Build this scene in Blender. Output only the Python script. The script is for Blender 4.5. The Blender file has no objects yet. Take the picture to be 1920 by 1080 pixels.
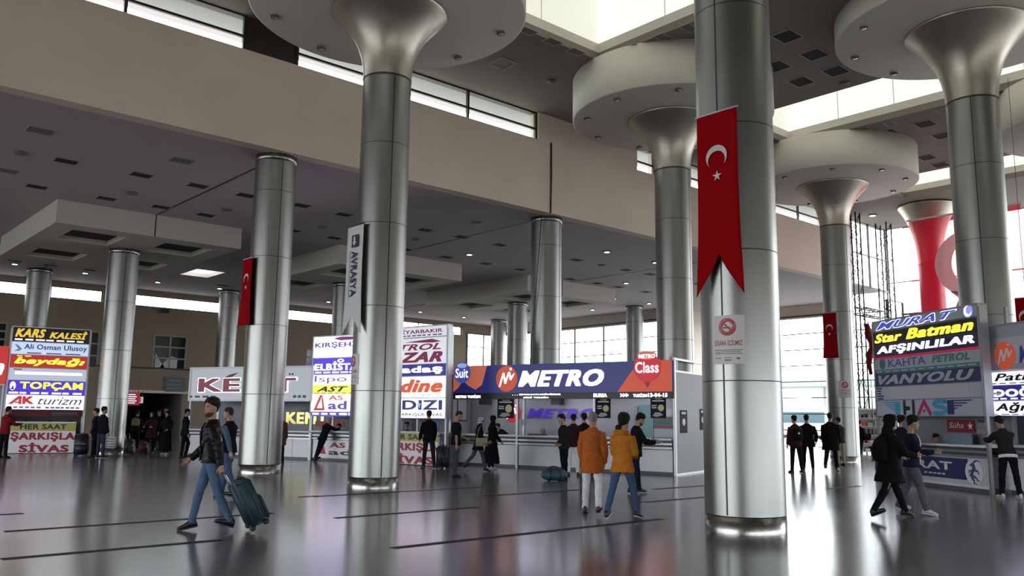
import bpy, bmesh, math, random
from mathutils import Vector, Matrix, Euler, noise
random.seed(7)
PI = math.pi
SC = bpy.context.scene
COL = SC.collection
R = math.radians

# ------------------------------------------------------------------ camera
FPX, HORIZON, SLOPE, HEAD, EYE = 1600.0, 784.0, 0.012, 48.4, 1.6
_roll = math.atan(SLOPE)
_pit = math.atan((HORIZON - 540) * math.cos(_roll) / FPX)
_a = R(HEAD)
FW = Vector((math.cos(_a) * math.cos(_pit), math.sin(_a) * math.cos(_pit), math.sin(_pit)))
_rt = Vector((math.sin(_a), -math.cos(_a), 0))
_up = _rt.cross(FW)
RT = math.cos(_roll) * _rt + math.sin(_roll) * _up
UP = math.cos(_roll) * _up - math.sin(_roll) * _rt
EYEP = Vector((0, 0, EYE))
cd = bpy.data.cameras.new('camera')
cam = bpy.data.objects.new('camera', cd)
COL.objects.link(cam)
cd.sensor_width = 36.0
cd.lens = 36.0 * FPX / 1920.0
cd.clip_end = 600
cam.matrix_world = Matrix(((RT.x, UP.x, -FW.x, EYEP.x), (RT.y, UP.y, -FW.y, EYEP.y), (RT.z, UP.z, -FW.z, EYEP.z), (0, 0, 0, 1)))
SC.camera = cam

# ------------------------------------------------------------------ sky, exposure
SC.view_settings.view_transform = 'Standard'
SC.view_settings.look = 'None'
SC.view_settings.gamma = 1.0
SC.view_settings.use_curve_mapping = False
SC.view_settings.exposure = 0.5
SKY = 5.0
wd = bpy.data.worlds.new('overcast_sky')
SC.world = wd
wd.use_nodes = True
wn = wd.node_tree.nodes
wl = wd.node_tree.links
bg = wn['Background']
tc = wn.new('ShaderNodeTexCoord')
sp = wn.new('ShaderNodeSeparateXYZ')
rp = wn.new('ShaderNodeValToRGB')
wl.new(tc.outputs['Generated'], sp.inputs[0])
wl.new(sp.outputs['Z'], rp.inputs[0])
rp.color_ramp.elements[0].color = (0.90, 0.95, 1.0, 1)
rp.color_ramp.elements[1].color = (1.0, 0.985, 0.93, 1)
rp.color_ramp.elements[0].position = 0.05
wl.new(rp.outputs[0], bg.inputs[0])
bg.inputs[1].default_value = SKY
cy = SC.cycles
cy.use_denoising = True
cy.max_bounces = 8
cy.diffuse_bounces = 5
cy.glossy_bounces = 4
cy.transparent_max_bounces = 12
cy.caustics_reflective = False
cy.caustics_refractive = False
cy.sample_clamp_indirect = 6.0


def portal(name, loc, sx, sy, rot):
    """daylight opening: guides the renderer's sampling of the sky through it"""
    l = bpy.data.lights.new(name, 'AREA')
    l.shape = 'RECTANGLE'
    l.size, l.size_y = sx, sy
    l.cycles.is_portal = True
    o = bpy.data.objects.new(name, l)
    o.location = loc
    o.rotation_euler = rot
    COL.objects.link(o)


ZC, ZL, YF = 12.9, 9.15, 22.2           # high ceiling, low ceiling, line between the two halls
XE, XB2, YB = 49.4, 51.5, 54.0          # end wall, side glazing, back wall
SKYL = [(3.2, 8.2, 6.9, 17.5), (14.2, 19.1, 6.9, 17.5), (27.0, 31.0, 6.9, 17.8), (39.0, 42.8, 6.9, 18.3),
        (14.2, 19.1, -6.0, 3.4), (27.0, 31.0, -6.0, 4.2), (39.0, 42.8, -6.0, 4.2)]
portal('end_glass_portal', (XE + .1, 4, 6.4), 12.8, 36, (0, R(90), 0))
portal('side_glass_portal', (46.9, 45, 4.3), 8.4, 17.5, (0, R(90), 0))
portal('side_glass_portal', (XB2 + .3, 29.3, 4.3), 8.4, 13, (0, R(90), 0))
portal('back_strip_portal', (15, YB + .4, 8.6), 70, .9, (R(-90), 0, 0))
portal('clerestory_portal', (13, YF + .4, 12.35), 66, 1.1, (R(-90), 0, 0))
portal('added_rear_glass_portal', (16, -14.2, 2.05), 60, 3.3, (R(90), 0, 0))
portal('left_glass_portal', (-20.2, 24, 4.3), 7.8, 44, (0, R(-90), 0))


# ------------------------------------------------------------------ pixels -> places
def ray(x, y):
    return FW + RT * ((x - 960) / FPX) + UP * ((540 - y) / FPX)


def atz(x, y, z=0.0):
    d = ray(x, y)
    return EYEP + d * ((z - EYE) / d.z)


def atx(x, y, X):
    d = ray(x, y)
    return EYEP + d * (X / d.x)


def aty(x, y, Y):
    d = ray(x, y)
    return EYEP + d * (Y / d.y)


# ------------------------------------------------------------------ materials
MATS = {}


def mat(name, col, rough=.5, metal=0.0, emit=0.0, var=0.0, vscale=3.0, bump=0.0, bscale=30.0, spec=.5, stretch=None, emcol=None):
    if name in MATS:
        return MATS[name]
    m = bpy.data.materials.new(name)
    m.use_nodes = True
    nt = m.node_tree
    b = nt.nodes['Principled BSDF']
    c = (col[0], col[1], col[2], 1)
    b.inputs['Base Color'].default_value = c
    b.inputs['Roughness'].default_value = rough
    b.inputs['Metallic'].default_value = metal
    b.inputs['Specular IOR Level'].default_value = spec
    if emit:
        b.inputs['Emission Color'].default_value = (emcol or col)[:3] + (1,) if isinstance(emcol or col, tuple) else c
        b.inputs['Emission Strength'].default_value = emit
    co = None
    if var or bump:
        co = nt.nodes.new('ShaderNodeTexCoord')
        mp = nt.nodes.new('ShaderNodeMapping')
        nt.links.new(co.outputs['Object'], mp.inputs[0])
        if stretch:
            mp.inputs['Scale'].default_value = stretch
    if var:
        n = nt.nodes.new('ShaderNodeTexNoise')
        n.inputs['Scale'].default_value = vscale
        n.inputs['Detail'].default_value = 4
        nt.links.new(mp.outputs[0], n.inputs['Vector'])
        r = nt.nodes.new('ShaderNodeValToRGB')
        r.color_ramp.elements[0].position = .3
        r.color_ramp.elements[1].position = .7
        r.color_ramp.elements[0].color = tuple(max(0, v * (1 - var)) for v in col[:3]) + (1,)
        r.color_ramp.elements[1].color = tuple(min(1, v * (1 + var)) for v in col[:3]) + (1,)
        nt.links.new(n.outputs[0], r.inputs[0])
        nt.links.new(r.outputs[0], b.inputs['Base Color'])
        if metal > .5:
            rr = nt.nodes.new('ShaderNodeMapRange')
            rr.inputs[3].default_value = rough * .8
            rr.inputs[4].default_value = rough * 1.25
            nt.links.new(n.outputs[0], rr.inputs[0])
            nt.links.new(rr.outputs[0], b.inputs['Roughness'])
    if bump:
        n2 = nt.nodes.new('ShaderNodeTexNoise')
        n2.inputs['Scale'].default_value = bscale
        n2.inputs['Detail'].default_value = 3
        nt.links.new(mp.outputs[0], n2.inputs['Vector'])
        bp = nt.nodes.new('ShaderNodeBump')
        bp.inputs['Strength'].default_value = bump
        bp.inputs['Distance'].default_value = .02
        nt.links.new(n2.outputs[0], bp.inputs['Height'])
        nt.links.new(bp.outputs[0], b.inputs['Normal'])
    MATS[name] = m
    return m


def mat_glass(name, tint, refl=.08):
    m = bpy.data.materials.new(name)
    m.use_nodes = True
    nt = m.node_tree
    nt.nodes.clear()
    o = nt.nodes.new('ShaderNodeOutputMaterial')
    mx = nt.nodes.new('ShaderNodeMixShader')
    t = nt.nodes.new('ShaderNodeBsdfTransparent')
    g = nt.nodes.new('ShaderNodeBsdfGlossy')
    t.inputs[0].default_value = tint + (1,)
    g.inputs['Roughness'].default_value = .03
    lw = nt.nodes.new('ShaderNodeLayerWeight')
    pw = nt.nodes.new('ShaderNodeMath')
    pw.operation = 'POWER'
    pw.inputs[1].default_value = 5
    ma = nt.nodes.new('ShaderNodeMath')
    ma.operation = 'MULTIPLY_ADD'
    ma.inputs[1].default_value = .6
    ma.inputs[2].default_value = .04
    nt.links.new(lw.outputs['Facing'], pw.inputs[0])
    nt.links.new(pw.outputs[0], ma.inputs[0])
    nt.links.new(ma.outputs[0], mx.inputs[0])
    nt.links.new(t.outputs[0], mx.inputs[1])
    nt.links.new(g.outputs[0], mx.inputs[2])
    nt.links.new(mx.outputs[0], o.inputs[0])
    MATS[name] = m
    return m


def mat_cloth_flag(name, col, trans=.45):
    m = bpy.data.materials.new(name)
    m.use_nodes = True
    nt = m.node_tree
    nt.nodes.clear()
    o = nt.nodes.new('ShaderNodeOutputMaterial')
    mx = nt.nodes.new('ShaderNodeMixShader')
    d = nt.nodes.new('ShaderNodeBsdfDiffuse')
    t = nt.nodes.new('ShaderNodeBsdfTranslucent')
    tr = nt.nodes.new('ShaderNodeBsdfTransparent')
    mx2 = nt.nodes.new('ShaderNodeMixShader')
    d.inputs[0].default_value = col + (1,)
    t.inputs[0].default_value = col + (1,)
    tr.inputs[0].default_value = (1, .5 + .5 * col[1], .55 + .45 * col[2], 1)
    mx.inputs[0].default_value = trans
    nt.links.new(d.outputs[0], mx.inputs[1])
    nt.links.new(t.outputs[0], mx.inputs[2])
    mx2.inputs[0].default_value = .34 if col[1] < .1 else .18
    nt.links.new(mx.outputs[0], mx2.inputs[1])
    nt.links.new(tr.outputs[0], mx2.inputs[2])
    nt.links.new(mx2.outputs[0], o.inputs[0])
    MATS[name] = m
    return m


def mat_floor():
    m = mat('polished_terrazzo', (.165, .16, .165), rough=.13, spec=.45)
    nt = m.node_tree
    b = nt.nodes['Principled BSDF']
    co = nt.nodes.new('ShaderNodeTexCoord')
    big = nt.nodes.new('ShaderNodeTexNoise')
    big.inputs['Scale'].default_value = .35
    big.inputs['Detail'].default_value = 5
    fine = nt.nodes.new('ShaderNodeTexNoise')
    fine.inputs['Scale'].default_value = 90
    mixn = nt.nodes.new('ShaderNodeMath')
    mixn.operation = 'MULTIPLY_ADD'
    mixn.inputs[1].default_value = .35
    nt.links.new(co.outputs['Object'], big.inputs['Vector'])
    nt.links.new(co.outputs['Object'], fine.inputs['Vector'])
    nt.links.new(fine.outputs[0], mixn.inputs[0])
    nt.links.new(big.outputs[0], mixn.inputs[2])
    r = nt.nodes.new('ShaderNodeValToRGB')
    r.color_ramp.elements[0].position = .4
    r.color_ramp.elements[1].position = .95
    r.color_ramp.elements[0].color = (.135, .128, .140, 1)
    r.color_ramp.elements[1].color = (.19, .18, .197, 1)
    nt.links.new(mixn.outputs[0], r.inputs[0])
    nt.links.new(r.outputs[0], b.inputs['Base Color'])
    rr = nt.nodes.new('ShaderNodeMapRange')
    rr.inputs[3].default_value = .13
    rr.inputs[4].default_value = .22
    nt.links.new(big.outputs[0], rr.inputs[0])
    nt.links.new(rr.outputs[0], b.inputs['Roughness'])
    wv = nt.nodes.new('ShaderNodeTexNoise')
    wv.inputs['Scale'].default_value = 1.3
    wv.inputs['Detail'].default_value = 2
    nt.links.new(co.outputs['Object'], wv.inputs['Vector'])
    bp = nt.nodes.new('ShaderNodeBump')
    bp.inputs['Strength'].default_value = .035
    bp.inputs['Distance'].default_value = .05
    nt.links.new(wv.outputs[0], bp.inputs['Height'])
    nt.links.new(bp.outputs[0], b.inputs['Normal'])
    return m


M_FLOOR = mat_floor()
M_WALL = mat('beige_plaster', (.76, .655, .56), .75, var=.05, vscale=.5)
M_CEIL = mat('brown_grey_ceiling', (.22, .188, .17), .8, var=.03, vscale=.4)
M_DISC = mat('off_white_plaster', (.70, .665, .60), .7, var=.03, vscale=.5)
M_CEILL = mat('grey_white_ceiling', (.47, .43, .435), .8, var=.03, vscale=.4)
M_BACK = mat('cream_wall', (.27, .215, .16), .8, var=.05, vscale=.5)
M_STEEL = mat('brushed_steel', (.285, .285, .276), .36, 1.0, var=.03, vscale=.7)
M_RING = mat('polished_steel', (.33, .325, .31), .28, 1.0, var=.06, vscale=9)
M_SEAM = mat('dark_joint', (.035, .035, .033), .5)
M_CAP = mat('champagne_metal', (.46, .43, .37), .36, .85, var=.06, vscale=2)
M_FRAME = mat('black_frame', (.02, .022, .02), .45)
M_VENT = mat('dark_recess', (.018, .018, .018), .9)
M_VENTG = mat('grey_grille', (.17, .165, .155), .7)
M_LAMP = mat('lit_lamp', (1, .98, .92), .4, emit=5.0)
M_LAMPOFF = mat('lamp_reflector', (.55, .54, .5), .25, .8)
M_LAMPRIM = mat('lamp_rim', (.16, .15, .14), .5)
M_WHITE = mat('white_laminate', (.78, .79, .83), .4, var=.02)
M_ALU = mat('aluminium', (.42, .43, .44), .45, .85)
M_GREYPAN = mat('grey_panel', (.35, .35, .375), .55, var=.02)
M_BLACK = mat('black_plastic', (.012, .012, .013), .45)
M_STRIP = mat('dark_inlay', (.022, .02, .022), .55, spec=.2)
M_GLASS = mat_glass('window_glass', (.97, 1.0, .99))
M_GLASSG = mat_glass('tinted_glass', (.62, .72, .66))
M_WELL = mat('white_well', (.86, .86, .80), .8)
M_LANT = mat('frosted_glass_daylight_glow', (.25, .25, .23), .6, emit=.76, emcol=(.90, .90, .80))  # daylight set into the panes as their own glow
M_LANT2 = mat('frosted_glass_daylight_glow_dim', (.25, .25, .23), .6, emit=.58, emcol=(.90, .90, .77))  # dimmer copy for the two sides given less daylight


# ------------------------------------------------------------------ mesh helpers
class MB:
    def __init__(s):
        s.v, s.f, s.mi, s.sm = [], [], [], []

    def face(s, idx, mi=0, sm=False):
        s.f.append(tuple(idx))
        s.mi.append(mi)
        s.sm.append(sm)

    def box(s, x0, x1, y0, y1, z0, z1, mi=0):
        n = len(s.v)
        s.v += [(x0, y0, z0), (x1, y0, z0), (x1, y1, z0), (x0, y1, z0), (x0, y0, z1), (x1, y0, z1), (x1, y1, z1), (x0, y1, z1)]
        for q in ((0, 3, 2, 1), (4, 5, 6, 7), (0, 1, 5, 4), (1, 2, 6, 5), (2, 3, 7, 6), (3, 0, 4, 7)):
            s.face([n + i for i in q], mi)
        return s

    def quad(s, a, b, c, d, mi=0):
        n = len(s.v)
        s.v += [tuple(a), tuple(b), tuple(c), tuple(d)]
        s.face((n, n + 1, n + 2, n + 3), mi)
        return s

    def lathe(s, prof, seg=48, c=(0, 0), mi=0, capt=True, capb=True, smooth=True):
        n = len(s.v)
        for (r, z) in prof:
            for k in range(seg):
                a = 2 * PI * k / seg
                s.v.append((c[0] + r * math.cos(a), c[1] + r * math.sin(a), z))
        for i in range(len(prof) - 1):
            for k in range(seg):
                k2 = (k + 1) % seg
                s.face((n + i * seg + k, n + i * seg + k2, n + (i + 1) * seg + k2, n + (i + 1) * seg + k), mi, smooth)
        if capb:
            s.face([n + k for k in range(seg)][::-1], mi)
        if capt:
            s.face([n + (len(prof) - 1) * seg + k for k in range(seg)], mi)
        return s

    def tube(s, pts, rad, seg=10, mi=0, smooth=True, flat=1.0, ref=None):
        """closed loft through pts; rad a number or one per point, or (a, b) pairs"""
        P = [Vector(p) for p in pts]
        n = len(s.v)
        N = len(P)
        for i, p in enumerate(P):
            t = (P[min(i + 1, N - 1)] - P[max(i - 1, 0)])
            if t.length < 1e-9:
                t = Vector((0, 0, 1))
            t.normalize()
            rf = Vector(ref) if ref is not None else (Vector((1, 0, 0)) if abs(t.x) < .9 else Vector((0, 1, 0)))
            u = (rf - t * rf.dot(t)).normalized()
            w = t.cross(u)
            r = rad[i] if isinstance(rad, (list, tuple)) else rad
            ra, rb = (r if isinstance(r, (list, tuple)) else (r, r * flat))
            for k in range(seg):
                a = 2 * PI * k / seg
                s.v.append(tuple(p + u * (ra * math.cos(a)) + w * (rb * math.sin(a))))
        for i in range(N - 1):
            for k in range(seg):
                k2 = (k + 1) % seg
                s.face((n + i * seg + k, n + i * seg + k2, n + (i + 1) * seg + k2, n + (i + 1) * seg + k), mi, smooth)
        s.face([n + k for k in range(seg)][::-1], mi, smooth)
        s.face([n + (N - 1) * seg + k for k in range(seg)], mi, smooth)
        return s

    def rings(s, rings, mi=0, smooth=True):
        """closed loft through explicit rings of points"""
        n = len(s.v)
        seg = len(rings[0])
        for r in rings:
            s.v += [tuple(p) for p in r]
        for i in range(len(rings) - 1):
            for k in range(seg):
                k2 = (k + 1) % seg
                s.face((n + i * seg + k, n + i * seg + k2, n + (i + 1) * seg + k2, n + (i + 1) * seg + k), mi, smooth)
        s.face([n + k for k in range(seg)][::-1], mi, smooth)
        s.face([n + (len(rings) - 1) * seg + k for k in range(seg)], mi, smooth)
        return s

    def ball(s, c, rx, ry=None, rz=None, seg=12, rn=8, mi=0, M=None):
        ry = rx if ry is None else ry
        rz = rx if rz is None else rz
        rg = []
        for i in range(rn + 1):
            th = PI * (i + .02) / (rn + .04)
            ring = []
            for k in range(seg):
                a = 2 * PI * k / seg
                p = Vector((rx * math.sin(th) * math.cos(a), ry * math.sin(th) * math.sin(a), -rz * math.cos(th)))
                if M is not None:
                    p = M @ p
                ring.append(p + Vector(c))
            rg.append(ring)
        return s.rings(rg, mi)

    def plate(s, poly, y, t=.006, mi=0):
        """flat cut-out in the x-z plane, front at y, thickness t behind it"""
        n = len(s.v)
        k = len(poly)
        s.v += [(p[0], y, p[1]) for p in poly] + [(p[0], y + t, p[1]) for p in poly]
        s.face(range(n, n + k), mi)
        s.face([n + k + i for i in range(k)][::-1], mi)
        for i in range(k):
            j = (i + 1) % k
            s.face((n + i, n + k + i, n + k + j, n + j), mi)
        return s

    def disc(s, cx, cz, rx, rz, y, t=.006, seg=32, mi=0):
        return s.plate([(cx + rx * math.cos(2 * PI * k / seg), cz + rz * math.sin(2 * PI * k / seg)) for k in range(seg)], y, t, mi)

    def mesh(s, name, mats):
        me = bpy.data.meshes.new(name)
        me.from_pydata([tuple(p) for p in s.v], [], s.f)
        for m in (mats if isinstance(mats, (list, tuple)) else [mats]):
            me.materials.append(m)
        me.polygons.foreach_set('material_index', s.mi)
        me.polygons.foreach_set('use_smooth', s.sm)
        me.update()
        return me

    def build(s, name, mats, parent=None, fix=False):
        me = s.mesh(name, mats)
        if fix:
            bm = bmesh.new()
            bm.from_mesh(me)
            bmesh.ops.recalc_face_normals(bm, faces=bm.faces)
            bm.to_mesh(me)
            bm.free()
        return link(name, me, parent)


def link(name, me, parent=None):
    o = bpy.data.objects.new(name, me)
    COL.objects.link(o)
    if parent is not None:
        o.parent = parent
    return o


def thing(name, label, cat, loc=(0, 0, 0), rz=0.0, group=None, M=None):
    o = bpy.data.objects.new(name, None)
    COL.objects.link(o)
    if M is not None:
        o.matrix_world = M
    else:
        o.location = loc
        o.rotation_euler = (0, 0, rz)
    return tag(o, label, cat, group)


def tag(o, label, cat, group=None):
    o['label'] = label
    o['category'] = cat
    if group:
        o['group'] = group
    return o


def struct(o):
    o['kind'] = 'structure'
    return o


def dup(root, loc, label=None, rz=None):
    r = root.copy()
    COL.objects.link(r)
    r.location = loc
    if rz is not None:
        r.rotation_euler = (0, 0, rz)
    if label:
        r['label'] = label
    for ch in root.children:
        c = ch.copy()
        COL.objects.link(c)
        c.parent = r
        for g in ch.children:
            d = g.copy()
            COL.objects.link(d)
            d.parent = c
    return r


def bake(o, subd=None, voxel=None, smooth=0, disp=0.0, dscale=9.0, seed=0.0):
    """apply remesh + smooth to a temporary object and return the mesh"""
    if voxel:
        m = o.modifiers.new('r', 'REMESH')
        m.mode = 'VOXEL'
        m.voxel_size = voxel
        m.use_smooth_shade = True
    if smooth:
        m = o.modifiers.new('s', 'SMOOTH')
        m.factor = .5
        m.iterations = smooth
    dg = bpy.context.evaluated_depsgraph_get()
    me = bpy.data.meshes.new_from_object(o.evaluated_get(dg), depsgraph=dg)
    if disp:
        me.update()
        nr = [v.normal.copy() for v in me.vertices]
        for v, n in zip(me.vertices, nr):
            p = v.co * dscale
            q = Vector((p.x + seed, p.y, p.z * 1.7))
            v.co += n * disp * (noise.noise(q) + .5 * noise.noise(q * 2.3))
    me.polygons.foreach_set('use_smooth', [True] * len(me.polygons))
    me.update()
    return me


# lettering ---------------------------------------------------------------
TXT = {}


def text_geo(body, bold=.0, shear=0.0):
    k = (body, bold, shear)
    if k in TXT:
        return TXT[k]
    cu = bpy.data.curves.new('t', 'FONT')
    cu.body = body
    cu.size = 1
    heavy = max(0, bold - (.010 if set(body) & set('MNWKmw') else .02))
    cu.offset = min(bold, .010 if set(body) & set('MNWKmw') else .02)
    cu.shear = shear
    cu.resolution_u = 3
    cu.space_character = 1.0 + bold * 2.0
    cu.fill_mode = 'FRONT'
    o = bpy.data.objects.new('t', cu)
    COL.objects.link(o)
    dg = bpy.context.evaluated_depsgraph_get()
    me = bpy.data.meshes.new_from_object(o.evaluated_get(dg), depsgraph=dg)
    v0 = [(v.co.x, v.co.y) for v in me.vertices]
    f0 = [tuple(p.vertices) for p in me.polygons]
    vs, fs = [(x, y, 0) for x, y in v0], list(f0)
    if heavy > .001:      # heavy lettering: overlapping copies thicken every stroke alike
        vs, fs = [], []
        for lay, (dx, dy) in enumerate(((-1, -.7), (1, -.7), (-1, .7), (1, .7), (0, 0))):
            n = len(vs)
            vs += [(x + dx * heavy, y + dy * heavy, lay) for x, y in v0]
            fs += [tuple(i + n for i in f) for f in f0]
    bpy.data.objects.remove(o)
    bpy.data.curves.remove(cu)
    bpy.data.meshes.remove(me)
    x0, x1 = min(v[0] for v in vs), max(v[0] for v in vs)
    y0, y1 = min(v[1] for v in vs), max(v[1] for v in vs)
    TXT[k] = ([((v[0] - x0) / (x1 - x0), (v[1] - y0) / (y1 - y0), v[2]) for v in vs], fs)
    return TXT[k]


def letters(name, parent, body, x0, x1, z0, z1, y, m, bold=.02, shear=0.0, mapf=None):
    """lettering filling the rectangle x0..x1, z0..z1 in front of the plane y (towards -y)"""
    vs, fs = text_geo(body, bold, shear)
    b = MB()
    if mapf:
        b.v = [mapf(u, w) for u, w, l_ in vs]
    else:
        b.v = [(x0 + u * (x1 - x0), y - .0006 * l_, z0 + w * (z1 - z0)) for u, w, l_ in vs]
    for q in fs:
        b.face(q)
    return b.build(name, m, parent)


def dashes(name, parent, x0, x1, z0, z1, y, m, n=6, seed=1):
    """a line of print too small to read: short bars"""
    rnd = random.Random(seed)
    b = MB()
    x = x0
    w = (x1 - x0) / n
    for i in range(n):
        l = w * rnd.uniform(.6, .88)
        b.box(x, x + l, y, y + .002, z0, z1)
        x += w
    return b.build(name, m, parent)



# ================================================================== the shell
def lerp_(a, b, t):
    return a + (b - a) * t


def vq(x0, x1, y, z0, z1):
    return MB().quad((x0, y, z0), (x1, y, z0), (x1, y, z1), (x0, y, z1))


XW, YR = -20.0, -14.0
f = MB()
f.box(XW, XB2 + .2, YR, YB, -.2, 0)
struct(f.build('floor', M_FLOOR))

# high ceiling with rectangular skylight openings (built as strips between the openings)
b = MB()
xs = sorted({XW, XE} | {s[0] for s in SKYL} | {s[1] for s in SKYL})
for i in range(len(xs) - 1):
    x0, x1 = xs[i], xs[i + 1]
    xm = (x0 + x1) / 2
    holes = sorted((s[2], s[3]) for s in SKYL if s[0] < xm < s[1])
    y = YR
    for (h0, h1) in holes + [(YF + .45, YF)]:
        b.box(x0, x1, y, h0, ZC, ZC + .25)
        y = h1
struct(b.build('ceiling', M_CEIL))
# the skylight wells: a plain band, a small ledge, then tall panes glowing with built-in daylight
for n_, (x0, x1, y0, y1) in enumerate(SKYL):
    b = MB()
    t = .12
    zb = ZC + .55
    for (a0, a1, c0, c1) in ((x0 - t, x0, y0 - t, y1 + t), (x1, x1 + t, y0 - t, y1 + t), (x0, x1, y0 - t, y0), (x0, x1, y1, y1 + t)):
        b.box(a0, a1, c0, c1, ZC + .25, zb, 0)
    b.quad((x0, y0, ZC), (x1, y0, ZC), (x1, y0, ZC + .26), (x0, y0, ZC + .26), 0)
    o = struct(b.build('skylight_%d' % (n_ + 1), M_DISC))
    # lantern: upright frosted panes on all four sides, daylight put in as emission, under an opaque lid
    g, zt = .08, 15.4
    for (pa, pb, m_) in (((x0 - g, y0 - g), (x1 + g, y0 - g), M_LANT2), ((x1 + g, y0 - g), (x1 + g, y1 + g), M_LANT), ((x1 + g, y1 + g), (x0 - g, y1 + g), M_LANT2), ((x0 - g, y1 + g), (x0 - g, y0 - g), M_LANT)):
        MB().quad((pa[0], pa[1], zb), (pb[0], pb[1], zb), (pb[0], pb[1], zt), (pa[0], pa[1], zt)).build('glowing_frosted_pane', m_, o)
        n = max(2, round((abs(pa[0] - pb[0]) + abs(pa[1] - pb[1])) / 2.4))
        fr = MB()
        for k in range(1, n):
            xx, yy = lerp_(pa[0], pb[0], k / n), lerp_(pa[1], pb[1], k / n)
            fr.box(xx - .015, xx + .015, yy - .015, yy + .015, zb, zt)
        fr.build('glazing_bar', M_WELL, o)
    MB().box(x0 - .4, x1 + .4, y0 - .4, y1 + .4, zt, zt + .1).build('lid', M_WELL, o)
    sill = MB()
    for (a0, a1, c0, c1) in ((x0 - .4, x0 - t, y0 - .4, y1 + .4), (x1 + t, x1 + .4, y0 - .4, y1 + .4), (x0 - t, x1 + t, y0 - .4, y0 - t), (x0 - t, x1 + t, y1 + t, y1 + .4)):
        sill.box(a0, a1, c0, c1, zb - .06, zb)
    sill.build('sill', M_DISC, o)

# upper wall (fascia) on the line between the halls; ribbon windows above it
ZS = 11.85
XFE = 44.8
b = MB()
b.box(XW, 21.55, YF, YF + .45, ZL, ZS)
b.box(21.62, XFE, YF, YF + .45, ZL, ZS)
b.box(21.55, 21.62, YF + .06, YF + .45, ZL, ZS)
wins = [(XW, 9.55), (11.1, 20.95)]
for (p0, p1) in ((1195, 1231), (1296, 1340), (1452, 1545)):
    wins.append((aty(p0, 320 if p0 < 1250 else 350 if p0 < 1400 else 400, YF).x, aty(p1, 320 if p0 < 1250 else 350 if p0 < 1400 else 400, YF).x))
px = XW
solid = []
for (w0, w1) in wins + [(XFE, XFE)]:
    if w0 > px + .01:
        solid.append((px, w0))
    px = w1
for (w0, w1) in solid:
    if w0 > 9 and w1 < 12:
        continue
    b.box(w0, w1, YF + (.0 if w0 > 30 else .0), YF + .45, ZS, ZC + .02)
fascia = struct(b.build('wall_upper', M_WALL))
bb = MB().box(9.55, 11.1, YF + .12, YF + .4, ZS, ZC)
struct(bb.build('trim_1', mat('dark_brown_panel', (.035, .028, .022), .5)))
for n_, (w0, w1) in enumerate(wins):
    o = MB()
    zm = ZS + .42
    o.box(w0, w1, YF + .1, YF + .18, zm - .035, zm + .035)
    o.box(w0, w1, YF + .1, YF + .18, ZC - .05, ZC)
    o.box(w0, w1, YF + .1, YF + .18, ZS, ZS + .03)
    nm = max(1, round((w1 - w0) / 3.25))
    for k in range(nm + 1):
        xx = w0 + (w1 - w0) * k / nm
        xx = min(max(xx, w0 + .05), w1 - .05)
        o.box(xx - .04, xx + .04, YF + .09, YF + .19, ZS, ZC)
    w = struct(o.build('window_%d' % (n_ + 1), M_FRAME))
    vq(w0, w1, YF + .14, ZS, zm).build('pane', M_GLASS, w)
    vq(w0, w1, YF + .14, zm, ZC).build('upper_pane', M_GLASSG, w)
# eaves outside the ribbon windows, seen through their upper panes
struct(MB().box(XW, XFE, YF + .46, YF + 2.0, ZC + .03, ZC + .25).build('trim_2', M_GREYPAN))

# low hall: ceiling with small skylights, joints, back wall
LS = [(16.6, 18.5, 43.0, 45.6), (27.6, 29.5, 43.0, 45.6)]

b = MB()

LS[0] = (atz(345, 512, ZL).x, atz(440, 506, ZL).x, atz(345, 512, ZL).y - 1.8, atz(345, 512, ZL).y + .6)
xs = sorted({XW, XB2 + .2, 49.0} | {s[0] for s in LS} | {s[1] for s in LS})
for i in range(len(xs) - 1):
    x0, x1 = xs[i], xs[i + 1]
    hs = [(s[2], s[3]) for s in LS if s[0] < (x0 + x1) / 2 < s[1]]
    y = YF + .45 if x1 < 49.1 else 26.0
    for (h0, h1) in hs + [(YB + .3, YB + .3)]:
        b.box(x0, x1, y, h0, ZL, ZL + .2)
        y = h1
struct(b.build('ceiling_low', M_CEILL))
for n_, (x0, x1, y0, y1) in enumerate(LS):
    b = MB()
    t = .1
    for (a0, a1, c0, c1) in ((x0 - t, x0, y0 - t, y1 + t), (x1, x1 + t, y0 - t, y1 + t), (x0, x1, y0 - t, y0), (x0, x1, y1, y1 + t)):
        b.box(a0, a1, c0, c1, ZL + .2, ZL + 1.3)
    o = struct(b.build('skylight_%d' % (n_ + 21), M_WELL))
    MB().quad((x0, y0, ZL + 1.3), (x1, y0, ZL + 1.3), (x1, y1, ZL + 1.3), (x0, y1, ZL + 1.3)).build('pane', M_GLASS, o)
    portal('small_skylight_portal', ((x0 + x1) / 2, (y0 + y1) / 2, ZL + 1.28), x1 - x0, y1 - y0, (0, 0, 0))
for k, X in enumerate((11.0, 22.0, 33.6)):
    struct(MB().box(X - .03, X + .03, YF + .5, YB, ZL - .012, ZL + .01).build('trim_%d' % (k + 3), M_SEAM))

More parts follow.
